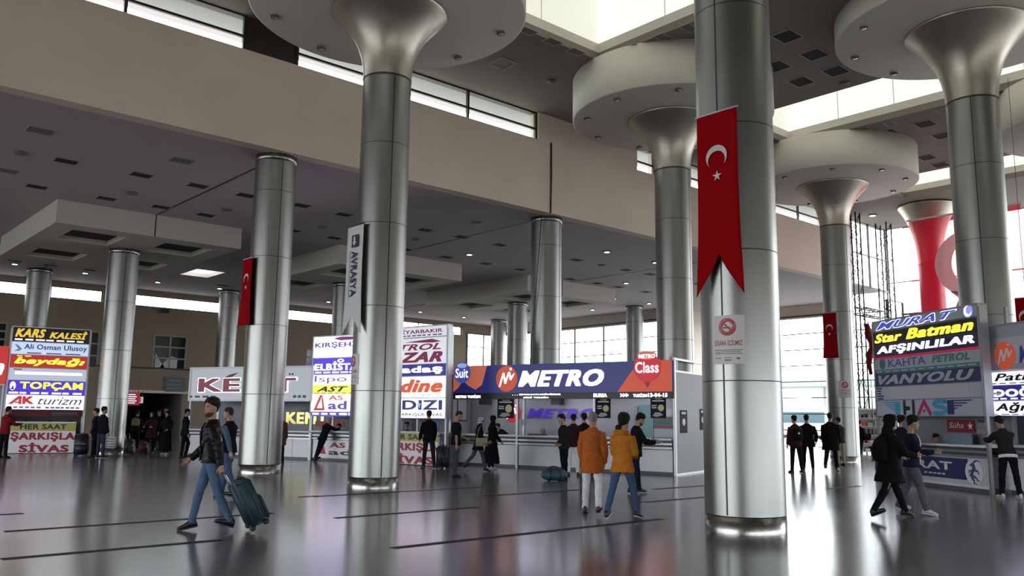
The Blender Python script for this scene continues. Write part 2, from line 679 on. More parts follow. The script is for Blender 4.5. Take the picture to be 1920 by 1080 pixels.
# soffit boxes round the columns of the low hall
ZB = 8.3
for k, (x0, x1) in enumerate(((7.55, 14.45), (19.0, 25.95), (30.4, 37.4))):
    y0, y1 = 33.0, 42.1
    xm, ym = (x0 + x1) / 2, (y0 + y1) / 2
    cof = []
    for (cx, cyy) in ((x0 + 1.75, y0 + 2.1), (x1 - 1.75, y0 + 2.1), (x0 + 1.75, y1 - 2.1), (x1 - 1.75, y1 - 2.1)):
        cof.append((cx - .95, cx + .95, cyy - 1.15, cyy + 1.15))
    b = MB()
    xx = sorted({x0, x1} | {c[0] for c in cof} | {c[1] for c in cof})
    for i in range(len(xx) - 1):
        hs = sorted((c[2], c[3]) for c in cof if c[0] < (xx[i] + xx[i + 1]) / 2 < c[1])
        y = y0
        for (h0, h1) in hs + [(y1, y1)]:
            b.box(xx[i], xx[i + 1], y, h0, ZB, ZB + .22)
            y = h1
    b.box(x0, x1, y0, y0 + .1, ZB + .22, ZL)
    b.box(x0, x1, y1 - .1, y1, ZB + .22, ZL)
    b.box(x0, x0 + .1, y0 + .1, y1 - .1, ZB + .22, ZL)
    b.box(x1 - .1, x1, y0 + .1, y1 - .1, ZB + .22, ZL)
    o = struct(b.build('ceiling_soffit_%d' % (k + 1), mat('soffit_plaster', (.56, .53, .48), .75)))
    for c in cof:
        MB().box(c[0], c[1], c[2], c[3], ZB + .2, ZB + .24).build('recess', mat('recess_mesh', (.035, .033, .03), .8), o)
    MB().box(11.0 * (k + 1) - .02, 11.0 * (k + 1) + .02, y0 - .01, y0 + .02, ZB, ZL).build('joint', M_SEAM, o)

# back wall with a ribbon window, gridded windows and an open doorway
zc0, zc1 = 8.13, 8.85
b = MB()
XA = 46.6
door = (aty(232, 800, YB).x, aty(338, 800, YB).x)
dz = aty(285, 737, YB).z
wv = []
for (p0, p1, q0, q1) in ((290, 346, 628, 695), (-40, 9, 602, 652), (110, 181, 617, 690), (575, 600, 655, 700)):
    A, B = aty(p0, q0, YB), aty(p1, q1, YB)
    wv.append((A.x, B.x, B.z, A.z))
# wall as strips: below the windows, around them, above
XG = aty(876, 640, YB).x
cuts = sorted({XW, XG, door[0], door[1]} | {w[0] for w in wv} | {w[1] for w in wv})
for i in range(len(cuts) - 1):
    x0, x1 = cuts[i], cuts[i + 1]
    xm = (x0 + x1) / 2
    hs = sorted([(w[2], w[3]) for w in wv if w[0] < xm < w[1]] + ([(0, dz)] if door[0] < xm < door[1] else []))
    z = 0
    for (h0, h1) in hs + [(zc0, zc0)]:
        if h0 > z:
            b.box(x0, x1, YB, YB + .3, z, h0)
        z = h1
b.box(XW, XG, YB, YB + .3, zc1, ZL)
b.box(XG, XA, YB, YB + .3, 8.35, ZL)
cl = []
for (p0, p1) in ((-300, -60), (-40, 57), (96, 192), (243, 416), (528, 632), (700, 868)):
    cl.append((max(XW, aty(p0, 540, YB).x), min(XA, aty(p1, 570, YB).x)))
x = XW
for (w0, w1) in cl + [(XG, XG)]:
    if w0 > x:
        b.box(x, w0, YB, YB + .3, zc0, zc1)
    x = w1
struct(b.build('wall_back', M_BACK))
for n_, (w0, w1) in enumerate(cl):
    o = MB()
    o.box(w0, w1, YB + .1, YB + .16, zc0, zc0 + .06)
    o.box(w0, w1, YB + .1, YB + .16, zc1 - .06, zc1)
    n = max(1, round((w1 - w0) / 4.2))
    for k in range(n + 1):
        xx = min(max(w0 + (w1 - w0) * k / n, w0 + .03), w1 - .03)
        o.box(xx - .03, xx + .03, YB + .1, YB + .16, zc0, zc1)
    w = struct(o.build('window_%d' % (n_ + 11), M_FRAME))
    vq(w0, w1, YB + .13, zc0, zc1).build('pane', M_GLASS, w)
M_DKGL = mat('dark_pane', (.02, .02, .022), .08, spec=.6)
M_WFR = mat('grey_window_frame', (.30, .29, .27), .5)
for n_, (w0, w1, z0, z1) in enumerate(wv):
    o = MB()
    nx, nz = max(1, round((w1 - w0) / 1.0)), 3
    for k in range(nx + 1):
        xx = w0 + (w1 - w0) * k / nx
        o.box(xx - .05, xx + .05, YB - .02, YB + .08, z0, z1)
    for k in range(nz + 1):
        zz = z0 + (z1 - z0) * k / nz
        o.box(w0, w1, YB - .015, YB + .075, zz - .05, zz + .05)
    w = struct(o.build('window_%d' % (n_ + 21), M_WFR))
    MB().box(w0, w1, YB + .03, YB + .05, z0, z1).build('pane', M_DKGL, w)
    if n_ == 0:
        cu = MB()
        for (xa, xb, fl) in ((w0 + .12, w0 + .75, 1), (w1 - 1.6, w1 - .5, -1)):
            h_ = 1.0
            po = [(xa, z0 + .06), (xb, z0 + .06), (xb - .1, z0 + .3), (xa + .25, z0 + .6), (xa + .02, z0 + h_)] if fl > 0 else [(xa, z0 + .06), (xb, z0 + .06), (xb, z0 + h_ * .75), (xb - .35, z0 + h_ * .85), (xa + .3, z0 + .5)]
            cu.plate(po, YB - .012, .01)
        cu.build('curtain', mat('white_curtain', (.6, .58, .55), .8), w)
# dim corridor behind the doorway
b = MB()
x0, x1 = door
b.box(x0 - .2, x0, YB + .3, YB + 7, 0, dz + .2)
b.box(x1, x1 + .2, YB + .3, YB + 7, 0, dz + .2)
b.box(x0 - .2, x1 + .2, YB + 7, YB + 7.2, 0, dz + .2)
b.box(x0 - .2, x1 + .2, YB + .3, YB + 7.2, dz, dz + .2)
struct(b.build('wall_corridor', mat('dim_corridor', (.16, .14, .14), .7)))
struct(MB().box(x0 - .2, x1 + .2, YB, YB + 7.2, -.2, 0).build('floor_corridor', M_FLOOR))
struct(MB().box(x0 - .4, x1 + .3, YB - .08, YB, dz, dz + .16).build('trim_10', M_WALL))
z1_ = aty(300, 690, YB).z
struct(MB().box(aty(180, 690, YB).x, aty(360, 690, YB).x, YB - .06, YB, z1_ - .08, z1_ + .02).build('trim_11', M_FRAME))

# left and rear walls (out of frame): plain, rear glazing added to bring in light from behind
b = MB()
b.box(XW - .3, XW, YR, YB, 8.2, ZC)
b.box(XW - .3, XW, YR, YB, 0, .4)
b.box(XW - .3, XW, YR, 2, .4, 8.2)
b.box(XW - .3, XW, 46, YB, .4, 8.2)
for k in range(1, 8):
    b.box(XW - .3, XW, 2 + 5.5 * k - .2, 2 + 5.5 * k + .2, .4, 8.2)
struct(b.build('wall_left', M_WALL))
struct(MB().quad((XW - .15, 2, .4), (XW - .15, 46, .4), (XW - .15, 46, 8.2), (XW - .15, 2, 8.2)).build('window_36', M_GLASS))
b = MB()
b.box(XW, XE, YR - .3, YR, 3.7, ZC)
b.box(XW, XE, YR - .3, YR, 0, .4)
for k in range(9):
    xx = XW + (XE - XW) * k / 8
    b.box(xx - .25, xx + .25, YR - .3, YR, .4, 3.7)
struct(b.build('wall_rear', M_WALL))
struct(vq(XW, XE, YR - .15, .4, 3.7).build('window_30', M_GLASS))  # unseen rear window, added for frontal light


# glass walls on the right: grids of slim dark bars with panes
def glass_wall(name, axis, pos, a0, a1, z0, z1, da, zrows, thin=.035):
    o = MB()

    def bx(aa, ab, za, zb, t=.06):
        if axis == 'x':
            o.box(pos - t, pos + t, aa, ab, za, zb)
        else:
            o.box(aa, ab, pos - t, pos + t, za, zb)
    n = max(1, round((a1 - a0) / da))
    for k in range(n + 1):
        a = a0 + (a1 - a0) * k / n
        bx(a - thin, a + thin, z0, z1)
    for k in range(zrows + 1):
        z = z0 + (z1 - z0) * k / zrows
        bx(a0, a1, z - thin * .8, z + thin * .8, .05)
    w = struct(o.build(name, M_FRAME))
    g = MB()
    if axis == 'x':
        g.quad((pos, a0, z0), (pos, a1, z0), (pos, a1, z1), (pos, a0, z1))
    else:
        g.quad((a0, pos, z0), (a1, pos, z0), (a1, pos, z1), (a0, pos, z1))
    g.build('pane', M_GLASS, w)
    return w


glass_wall('window_37', 'y', YB, XG, XA, 0, 8.35, 1.9, 8)
glass_wall('window_31', 'x', XA, 36.4, YB, 0, 8.35, 3.1, 8)
glass_wall('window_32', 'x', XB2, 22.9, 36.0, 0, 8.35, 4.2, 8)
b = MB()
b.box(XA - .15, XA + .15, 36.2, YB + .3, 8.35, ZL)
b.box(XB2 - .15, XB2 + .15, 26, 36.2, 8.35, ZL)
b.box(XA - .15, XB2 + .15, 35.9, 36.2, 0, ZL)
struct(b.build('wall_right', M_WALL))
struct(MB().box(XA - .3, XA - .16, 36.2, YB, 8.42, 8.50).build('trim_12', M_FRAME))
struct(MB().box(XB2 - .3, XB2 - .16, 26, 36, 8.42, 8.50).build('trim_13', M_FRAME))
glass_wall('window_33', 'x', XE, YR, YF + .2, 0, ZC, 6.03, 4, .03)
glass_wall('window_34', 'y', YF + .2, XFE + .3, XE, ZL, ZC, 2.15, 2, .03)
glass_wall('window_35', 'y', YF + .3, XE, XB2, 0, ZL - .4, 2.1, 5, .03)
struct(MB().box(XFE, XE, YF + .1, YF + .2, ZL - .06, ZL + .06).build('trim_14', M_FRAME))
struct(MB().quad((49.0, YF + .2, ZL + .05), (XB2, YF + .2, ZL + .05), (XB2, 26, ZL + .05), (49.0, 26, ZL + .05)).build('skylight_30', M_GLASS))


# lattice steel masts and girders in the glazed corner
def lattice(name, label, p0, p1, w, n, tri=True, group=None):
    P0, P1 = Vector(p0), Vector(p1)
    d = (P1 - P0).normalized()
    s = Vector((1, 0, 0)) if abs(d.x) < .7 else Vector((0, 0, 1))
    if abs(d.z) > .7:
        s, t = Vector((1, 0, 0)), Vector((0, 1, 0))
    else:
        t = Vector((0, 0, 1))
        s = d.cross(t)
    root = thing(name, label, 'steel truss', P0, group=group)
    cor = [s * w / 2 + t * w / 2, -s * w / 2 + t * w / 2, -s * w / 2 - t * w / 2, s * w / 2 - t * w / 2]
    L = (P1 - P0).length
    for c in cor:
        MB().tube([c, c + d * L], .04, 6).build('chord', M_FRAME, root)
    b = MB()
    for k in range(n):
        for j in range(4):
            a, c = cor[j], cor[(j + 1) % 4]
            if (k + j) % 2:
                a, c = c, a
            b.tube([a + d * (L * k / n), c + d * (L * (k + 1) / n)], .02, 5)
    b.build('lacing', M_FRAME, root)
    return root


xm1, xm2 = aty(1604, 500, 21.7).x, aty(1661, 520, 21.7).x
lattice('lattice_mast', 'dark lattice mast beside the far steel column, left of the glazed corner', (xm1, 21.7, 0), (xm1, 21.7, ZC), .50, 13)
lattice('lattice_mast', 'dark lattice mast standing in the glazed far corner of the hall', (xm2, 21.7, 0), (xm2, 21.7, ZC), .62, 13)
lattice('lattice_mast', 'thin dark lattice mast against the end glazing behind the big hanging flag', (XE - .45, 17.9, 0), (XE - .45, 17.9, 11.2), .22, 34)
lattice('lattice_girder', 'level lattice girder across the glazed corner between two dark masts', (xm1 + .33, 21.75, 7.55), (xm2 - .42, 21.75, 7.55), .40, 6)
lattice('lattice_girder', 'long level lattice girder along the end glazing behind the flag', (XE - .45, 21.40, 7.55), (XE - .45, 18.0, 7.55), .36, 8)
lattice('lattice_girder', 'lattice girder along the end glazing beyond the thin mast', (XE - .45, 17.7, 7.55), (XE - .45, -13, 7.55), .36, 60)

# dark inlaid lines in the floor
strips = [((0, 993), (527, 965)), ((0, 1047), (420, 1014)), ((745, 1030), (1230, 972)), ((625, 971), (898, 951.5)), ((912, 931), (1080, 918)), ((580, 930.5), (910, 914)),
          ((0, 965), (44, 963)), ((1215, 943), (1330, 930)), ((1232, 918), (1330, 909)), ((1555, 917), (1610, 911)), ((560, 932), (600, 930)), ((-300, 1005), (0, 993)), ((-260, 1068), (0, 1047))]
for k, (a, c) in enumerate(strips):
    A, B = atz(*a), atz(*c)
    y = (A.y + B.y) / 2
    wd_ = .075
    struct(MB().box(min(A.x, B.x), max(A.x, B.x), y - wd_, y + wd_, 0, .003).build('trim_%d' % (k + 20), M_STRIP))

# ------------------------------------------------------------------ ceiling fittings
def vent_proto(name, label, grp, sx, sy, m, z):
    r = thing(name, label, 'ceiling vent', (0, 0, z), group=grp)
    MB().box(-sx / 2, sx / 2, -sy / 2, sy / 2, -.004, .0).build('opening', m, r)
    f_ = MB()
    t = .035
    f_.box(-sx / 2 - t, sx / 2 + t, -sy / 2 - t, -sy / 2, -.016, 0)
    f_.box(-sx / 2 - t, sx / 2 + t, sy / 2, sy / 2 + t, -.016, 0)
    f_.box(-sx / 2 - t, -sx / 2, -sy / 2, sy / 2, -.016, 0)
    f_.box(sx / 2, sx / 2 + t, -sy / 2, sy / 2, -.016, 0)
    f_.build('rim', mat('vent_rim', (.36, .34, .33), .6), r)
    return r


def scatter(proto, pts, z):
    for k, q in enumerate(pts):
        P = atz(q[0], q[1], z)
        if k == 0:
            proto.location = (P.x, P.y, z)
        else:
            dup(proto, (P.x, P.y, z))


low_dark = [(124, 302), (69, 350), (265, 328), (371, 348), (200, 372), (302, 388), (386, 403), (461, 366), (549, 432), (627, 446), (565, 385), (644, 402), (797, 431), (866, 444), (760, 467), (837, 482),
            (937, 459), (911, 494), (975, 505), (1080, 487), (1174, 506), (1069, 523), (1120, 531), (1160, 538), (1220, 514), (1211, 547), (1311, 532), (28, 489), (95, 497), (168, 506), (417, 535)]
scatter(vent_proto('ceiling_vent', 'black rectangular opening in the flat low ceiling of the side hall', 'black openings in the low ceiling', .62, .5, M_VENT, ZL), low_dark, ZL)
low_grey = [(76, 245), (12, 320), (341, 301)]
scatter(vent_proto('ceiling_grille', 'grey rectangular grille closing an opening in the low ceiling', 'grey grilles in the low ceiling', .62, .5, M_VENTG, ZL), low_grey, ZL)
high_dark = [(1476, 68), (1527, 102), (1567, 133), (1502, 153), (1735, 232), (1767, 254), (1666, 249), (1694, 268), (1738, 295), (1764, 309), (1457, 124)]
scatter(vent_proto('ceiling_vent', 'black rectangular opening in the high ceiling between two skylights', 'black openings in the high ceiling', .72, .6, M_VENT, ZC), high_dark, ZC)
high_grey = [(989, 58), (1036, 78), (1080, 97), (1194, 89), (1244, 70), (1293, 52), (1540, 263), (1582, 253), (1623, 242), (1670, 232), (1768, 207)]
scatter(vent_proto('ceiling_grille', 'small grey grille in the ceiling edge along a skylight', 'grey grilles along the skylights', .5, .3, M_VENTG, ZC), high_grey, ZC)
g1 = vent_proto('ceiling_grille', 'lone square grey grille in the ceiling between a disc and the ribbon window', None, .62, .62, M_VENTG, ZC)
P = atz(943, 119, ZC)
g1.location = (P.x, P.y, ZC)


def lamp_proto(name, label, grp, r, m):
    o = thing(name, label, 'downlight', group=grp)
    MB().lathe([(r * .66, -.05), (r, -.05), (r, 0)], 20, capt=True, capb=False).build('rim', M_LAMPRIM, o)
    MB().lathe([(r * .1, -.056), (r * .64, -.056), (r * .64, -.05)], 20).build('lamp', m, o)
    return o


low_lit = [(1138, 471), (1174, 530), (1151, 559), (1217, 568), (1111, 580), (1229, 491), (1314, 508), (922, 577), (987, 559), (28, 494), (160, 511), (296, 528), (412, 540), (616, 565), (788, 584), (870, 594), (880, 476)]
scatter(lamp_proto('downlight', 'lit round downlight glowing in the low ceiling of the side hall', 'lit downlights of the low ceiling', .19, M_LAMP), low_lit, ZL)
low_off = [(247, 361), (425, 392), (604, 425), (896, 417), (780, 448), (39, 286), (1129, 497)]
scatter(lamp_proto('downlight', 'unlit round downlight in the low ceiling of the side hall', 'unlit downlights of the low ceiling', .2, M_VENTG), low_off, ZL)
hl = lamp_proto('downlight', 'unlit round downlight in the high ceiling near the ribbon window', 'unlit downlights of the high ceiling', .15, M_VENTG)
scatter(hl, [(1033, 151), (1584, 155)], ZC)
hl2 = lamp_proto('downlight', 'bright lit downlight in the far high ceiling by the glazed corner', 'lit downlights of the far high ceiling', .24, M_LAMP)
scatter(hl2, [(1636, 403), (1700, 427)], ZC)

# ================================================================== columns
RC = .585
SEAMS = [2.18, 4.13, 6.10, 8.05]


def column(name_label, x, y, top, flare=None, disc=None, seam_angle=-100, disc_lamps=None, lamp_label=None, RC=RC, zd=11.5, neck=9.75, SEAMS=SEAMS):
    r = thing('steel_column', name_label, 'column', (x, y, 0))
    zt = neck if flare else top
    # cladding drums with a shadow gap between them
    sh = MB()
    zs = [.24] + [z for z in SEAMS if z < zt - .3] + [zt]
    for i in range(len(zs) - 1):
        a, c = zs[i] + .008, zs[i + 1] - .008
        sh.lathe([(RC, a), (RC, c)], 72, capt=False, capb=False)
        sh.lathe([(RC - .012, c), (RC, c)], 72, capt=False, capb=False)
        sh.lathe([(RC - .012, a), (RC, a)], 72, capt=False, capb=False)
    sh.lathe([(RC - .012, .24), (RC - .012, zt)], 72)
    sh.build('shaft', M_STEEL, r)
    MB().lathe([(RC + .002, 0.0), (RC + .002, .236)], 72, capb=False).build('base_ring', M_RING, r)
    for z in SEAMS:
        if z < zt - .3:
            MB().lathe([(RC - .006, z - .011), (RC - .003, z), (RC - .006, z + .011)], 72, capt=False, capb=False).build('seam_ring', M_SEAM, r)
    a = R(seam_angle)
    for off in (0, PI):
        M = Matrix.Rotation(a + off, 4, 'Z')
        s_ = MB().box(RC - .02, RC + .004, -.012, .012, .26, zt - .02)
        s_.v = [tuple(M @ Vector(v)) for v in s_.v]
        s_.build('vertical_seam', M_SEAM, r)
    if flare:
        z0, z1, rt = neck, flare, 1.42 * RC / .585
        p = [(RC - .02, z0 - .02), (RC + .0, z0 - .005), (RC + .0, z0 + .03)]
        for k in range(1, 15):
            t = k / 14
            p.append((RC + .0 + (rt - RC) * (.12 * t + .88 * t ** 2.6), z0 + .03 + (z1 - .10 - z0) * t))
        p += [(rt + .03, z1 - .03), (rt + .02, z1)]
        MB().lathe(p, 72).build('capital', M_CAP, r)
        MB().lathe([(RC + .006, z0 - .03), (RC + .008, z0), (RC + .006, z0 + .02)], 72, capt=False, capb=False).build('neck_ring', M_SEAM, r)
    else:
        MB().lathe([(RC + .012, top - .2), (RC + .012, top), (RC - .02, top)], 72).build('top_ring', M_RING, r)
    if disc:
        MB().lathe([(.3, zd), (disc - .04, zd), (disc, zd + .03), (disc, ZC)], 96).build('soffit_disc', M_DISC, r)
    if disc_lamps:
        n, ph, rr = disc_lamps
        pr = None
        for k in range(n):
            t = R(ph + 360 * k / n)
            loc = (x + rr * math.cos(t), y + rr * math.sin(t), zd)
            if pr is None:
                pr = lamp_proto('downlight', lamp_label, lamp_label.replace('small ', '') + 's', .11, M_LAMPOFF)
                pr.location = loc
            else:
                dup(pr, loc)
    return r


def seam_from_px(x, y, px, py):
    """world angle at which a pixel column meets the near side of a column"""
    d = ray(px, py)
    d2 = Vector((d.x, d.y)).normalized()
    c = Vector((x, y))
    b = d2.dot(c)
    disc = b * b - (c.length_squared - RC * RC)
    t = b - math.sqrt(max(disc, 0))
    h = d2 * t - c
    return math.degrees(math.atan2(h.y, h.x))


C1, C2, C3, C4, C5, C6, C7, C8, C9 = (11.25, 7.4), (10.95, 17.05), (11.0, 23.0), (11.1, 36.8), (22.15, 23.0), (22.15, 17.0), (33.6, 17.35), (24.0, 8.3), (45.3, 18.2)
column('foremost thick steel column, carrying the long red crescent pennant and a no smoking notice', *C1, 0, 11.5, 3.35, seam_from_px(*C1, 1357, 700), (9, 95, 2.85), 'small round downlight under the disc of the foremost column')
column('steel column with the white vertical banner, flaring into a wide ceiling disc', *C2, 0, 11.5, 3.4, seam_from_px(*C2, 728, 500), (9, 96, 2.9), 'small round downlight under the disc above the white banner')
column('steel column under the edge of the upper wall with a narrow red pennant', *C3, ZL, None, None, seam_from_px(*C3, 517, 560))
column('steel column of the low hall beside the tall stack of lit signs', *C4, 8.3, None, None, seam_from_px(*C4, 224, 640))
column('steel column behind the navy sign board, a loose dark cable down its side', *C5, ZL, None, None, seam_from_px(*C5, 1049, 560))
column('flared steel column directly behind the end wall of the navy signed booth', *C6, 0, 11.5, 3.3, seam_from_px(*C6, 1296, 560), (9, 62, 2.85), 'small round downlight under the disc behind the booth')
column('flared steel column near the glazed corner with a small red pennant and notice', *C7, 0, 11.5, 3.35, seam_from_px(*C7, 1592, 560), (9, 8, 2.85), 'small round downlight under the disc near the glazed corner')
column('dark flared steel column behind the stacked signs of the blue counter', *C8, 0, 12.25, 3.4, seam_from_px(*C8, 1828, 300), (9, 103, 2.95), 'small round downlight under the disc over the stacked signs', .64, 12.25, 10.2, [2.3, 4.36, 6.35, 8.37])
column('far flared steel column half hidden behind the big translucent red flag', *C9, 0, 12.85, None, 200)
column('steel column at the back wall behind the tall stack of lit signs', 11.0, 50.4, ZL, None, None, 200)
column('steel column at the back wall behind the column with the narrow red pennant', 21.6, 50.6, ZL, None, None, 200)
column('steel column of the low hall mostly hidden behind the white banner column', 22.3, 38.0, 8.3, None, None, 200)
column('steel column of the low hall seen above the navy sign with cables hanging on it', 33.3, 37.0, 8.3, None, None, 200)
column('steel column in front of the side glazing, above the word on the navy sign', 44.1, 37.2, ZL, None, None, 200)
column('dim steel column by the side glazing, leftmost above the navy sign', 43.2, 50.2, ZL, None, None, 200)
column('flared steel column of the far row, beyond the dark column at the stacked signs', 33.4, 7.4, 0, 11.5, 3.3, 200)
column('flared steel column of the far row next to the end glazing', 45.2, 7.4, 0, 11.5, 3.3, 200)
# loose cable on the column behind the navy sign
cb = MB().tube([(C5[0] - .66, C5[1] - .42, 9.1), (C5[0] - .7, C5[1] - .3, 7.5), (C5[0] - .66, C5[1] - .1, 6.0), (C5[0] - .62, C5[1] + .12, 4.4), (C5[0] - .64, C5[1] + .2, 3.2)], .016, 6)
tag(cb.build('cable', M_BLACK), 'thin dark cable hanging down the steel column behind the navy sign', 'cable')
cb = MB().tube([(21.58, YF - .02, ZS), (21.59, YF - .03, 10.5), (21.57, YF - .02, ZL)], .03, 6)
tag(cb.build('cable', M_SEAM), 'dark vertical cable running down the upper wall above the navy sign', 'cable')

# ------------------------------------------------------------------ flags
M_RED = mat('red_cloth', (.30, .002, .005), .9, spec=.08)
M_FWH = mat('white_cloth', (.62, .60, .60), .75)


def crescent(cx, cz, r, y, flip=1, rot=0.0, n=28):
    """crescent outline opening towards -z when rot = 0"""
    out, inn = [], []
    r2, off = r * .81, r * .30
    # intersection angle of the two circles along +z axis offset
    a0 = math.acos((r * r + off * off - r2 * r2) / (2 * r * off))
    b0 = math.acos((r2 * r2 - r * r - off * off) / (2 * r2 * off)) if abs((r2 * r2 - r * r - off * off) / (2 * r2 * off)) < 1 else .5
    pts = []
    for k in range(n + 1):
        a = a0 + (2 * PI - 2 * a0) * k / n
        pts.append((r * math.cos(a), r * math.sin(a)))
    x1, y1 = r * math.cos(a0), r * math.sin(a0)
    b = math.atan2(y1, x1 - off)
    for k in range(1, n):
        a = (2 * PI - b) - (2 * PI - 2 * b) * k / n
        pts.append((off + r2 * math.cos(a), r2 * math.sin(a)))
    c, s = math.cos(rot), math.sin(rot)
    return [(cx + p[0] * c - p[1] * s, cz + p[0] * s + p[1] * c) for p in pts]


def star(cx, cz, r, rot=0.0):
    return [(cx + (r if k % 2 == 0 else r * .382) * math.cos(rot + PI * k / 5), cz + (r if k % 2 == 0 else r * .382) * math.sin(rot + PI * k / 5)) for k in range(10)]


def pennant(name, label, loc, rz, w, z0, zn, z1, m, rod_m, bulge=.05, group=None):
    """swallow-tailed banner: root at the middle of its rod; x to its right, z up (z given absolute)"""
    r = thing(name, label, 'flag', (loc[0], loc[1], z1), rz, group)
    nx, nz = 12, 40
    b = MB()
    H, N = z1 - z0, z1 - zn
    for i in range(nz + 1):
        t = i / nz
        for k in range(nx + 1):
            u = k / nx * 2 - 1
            L = N + (H - N) * min(1, abs(u)) ** .9
            wob = bulge * (.35 * math.sin(u * 5 + t * 3) * t + .5 * math.sin(t * 6 + u * 2) * t * .6)
            b.v.append((u * w / 2 * (1 + .10 * t * t), wob - .02 * t, -L * t))
    for i in range(nz):
        for k in range(nx):
            a = i * (nx + 1) + k
            b.face((a, a + nx + 1, a + nx + 2, a + 1), 0, True)
    me = b.mesh('cloth', m)
    o = link('cloth', me, r)
    so = o.modifiers.new('t', 'SOLIDIFY')
    so.thickness = .004
    MB().tube([(-w / 2 - .02, 0, 0), (w / 2 + .02, 0, 0)], .014, 8).build('rod', rod_m, r)
    MB().box(-.02, .02, .0, .10, -.012, .012).build('bracket', M_FRAME, r)

    def surf(x, z):
        u = x / (w / 2)
        L = N + (H - N) * min(1, abs(u)) ** .9
        t = min(1, -z / L)
        return bulge * (.35 * math.sin(u * 5 + t * 3) * t + .5 * math.sin(t * 6 + u * 2) * t * .6) - .02 * t
    return r, surf


def drape(poly, surf, name, m, parent, off=-.02):
    """patch lying on the cloth; crescents as strips between their two arcs, stars as fans"""
    b = MB()
    n = len(poly)
    if n > 12:
        h = n // 2
        o_, i_ = poly[:h + 1], [poly[0]] + poly[h + 1:][::-1] + [poly[h]]
        i_ = [poly[(-k) % n] if k < h else poly[h] for k in range(h + 1)]
        b.v = [(p[0], surf(p[0], p[1]) + off, p[1]) for p in o_ + i_]
        for k in range(h):
            b.face((k, k + 1, h + 2 + k, h + 1 + k))
    else:
        c = (sum(p[0] for p in poly) / n, sum(p[1] for p in poly) / n)
        b.v = [(p[0], surf(p[0], p[1]) + off, p[1]) for p in list(poly) + [c]]
        for k in range(n):
            b.face((k, (k + 1) % n, n))
    return b.build(name, m, parent)


# pennants hang on the -X side of the columns: local x points along -Y
RZP = R(-90)


def flagged(label, C, off, w, z0, zn, z1, cz, cr, sz, sr):
    r, sf = pennant('red_pennant', label, (C[0] - RC - .09, C[1] + off), RZP, w, z0, zn, z1, M_RED, M_FWH)
    drape(crescent(0, cz - z1, cr, 0, rot=-PI / 2), sf, 'crescent', M_FWH, r)
    drape(star(0.0, sz - z1, sr, PI / 2), sf, 'star', M_FWH, r)
    return r


flagged('largest red pennant with white crescent and star, on the foremost steel column', C1, -.13, .72, 3.42, 4.05, 6.25, 5.54, .185, 5.245, .085)
flagged('red pennant with white crescent on the column under the edge of the upper wall', C3, .05, .60, 4.11, 4.11, 6.04, 5.45, .15, 5.2, .07)
flagged('small red pennant with white crescent on the far column near the glazed corner', C7, .06, .56, 4.18, 4.18, 6.05, 5.42, .15, 5.17, .07)
M_BANNER = mat('white_banner', (.60, .60, .61), .6)
r, sf = pennant('white_banner', 'white swallow tailed banner with navy vertical lettering on a steel column', (C2[0] - RC - .09, C2[1] + .08), RZP, .70, 3.47, 3.92, 6.04, M_BANNER, M_SEAM, .03)
M_NAVYT = mat('navy_ink', (.012, .014, .05), .5)
letters('lettering', r, 'AVRASYA', 0, 1, 0, 1, 0, M_NAVYT, .02, 0, lambda u, w: (-.10 + .26 * w, sf(0, -1) - .035, -.62 - 1.08 * u))
b = MB()
b.plate([(-.1, -.24), (.19, -.24), (.19, -.53), (-.1, -.53)], -.035, .004, 0)
b.plate([(-.02, -.28), (.06, -.28), (.06, -.40), (.11, -.40), (.02, -.50), (-.07, -.40), (-.02, -.40)], -.039, .003, 1)
b.build('emblem', [M_NAVYT, M_BANNER], r)
MB().box(-.17, -.155, -.036, -.03, -1.7, -.62).build('small_print', mat('grey_ink', (.25, .25, .28), .6), r)

# the big translucent flag in front of the far column
M_BIGRED = mat_cloth_flag('translucent_red_cloth', (.50, .012, .03), .5)
M_BIGWH = mat_cloth_flag('translucent_white_cloth', (.72, .68, .68), .5)
XF = 43.6
A, B, Cc, D = atx(1705, 413, XF), atx(1800, 402, XF), atx(1733, 640, XF), atx(1810, 490, XF)
yl, zt = A.y + .05, (A.z + B.z) / 2
wf = 5.2
yr = yl - wf
root = thing('hanging_flag', 'big translucent red flag with white crescent, hanging before a far column', 'flag', (XF, (yl + yr) / 2, zt), RZP)
b = MB()
nx, nz = 20, 14
Hf = 6.2
for i in range(nz + 1):
    t = i / nz
    for k in range(nx + 1):
        u = k / nx - .5
        b.v.append((u * wf * (1 + .03 * t) + .0, .05 * math.sin(k * .9 + t * 2) * t, -Hf * t))
for i in range(nz):
    for k in range(nx):
        a = i * (nx + 1) + k
        b.face((a, a + nx + 1, a + nx + 2, a + 1), 0, True)
b.build('cloth', M_BIGRED, root)
MB().tube([(-wf / 2 - .1, 0, .03), (wf / 2 + .1, 0, .03)], .05, 8).build('rod', M_FWH, root)
cc = atx(1819, 492, XF)
cx_, cz_ = -(cc.y - (yl + yr) / 2), cc.z - zt
rcr = 1.62
b = MB().plate(crescent(cx_, cz_, rcr, 0, rot=0), -.10, .01)
b.build('crescent', M_BIGWH, root)
st = atx(1812, 556, XF)
b = MB().plate(star(-(st.y - (yl + yr) / 2), st.z - zt, .78, .2), -.10, .01)
b.build('star', mat_cloth_flag('grey_white_cloth', (.5, .48, .48), .3), root)

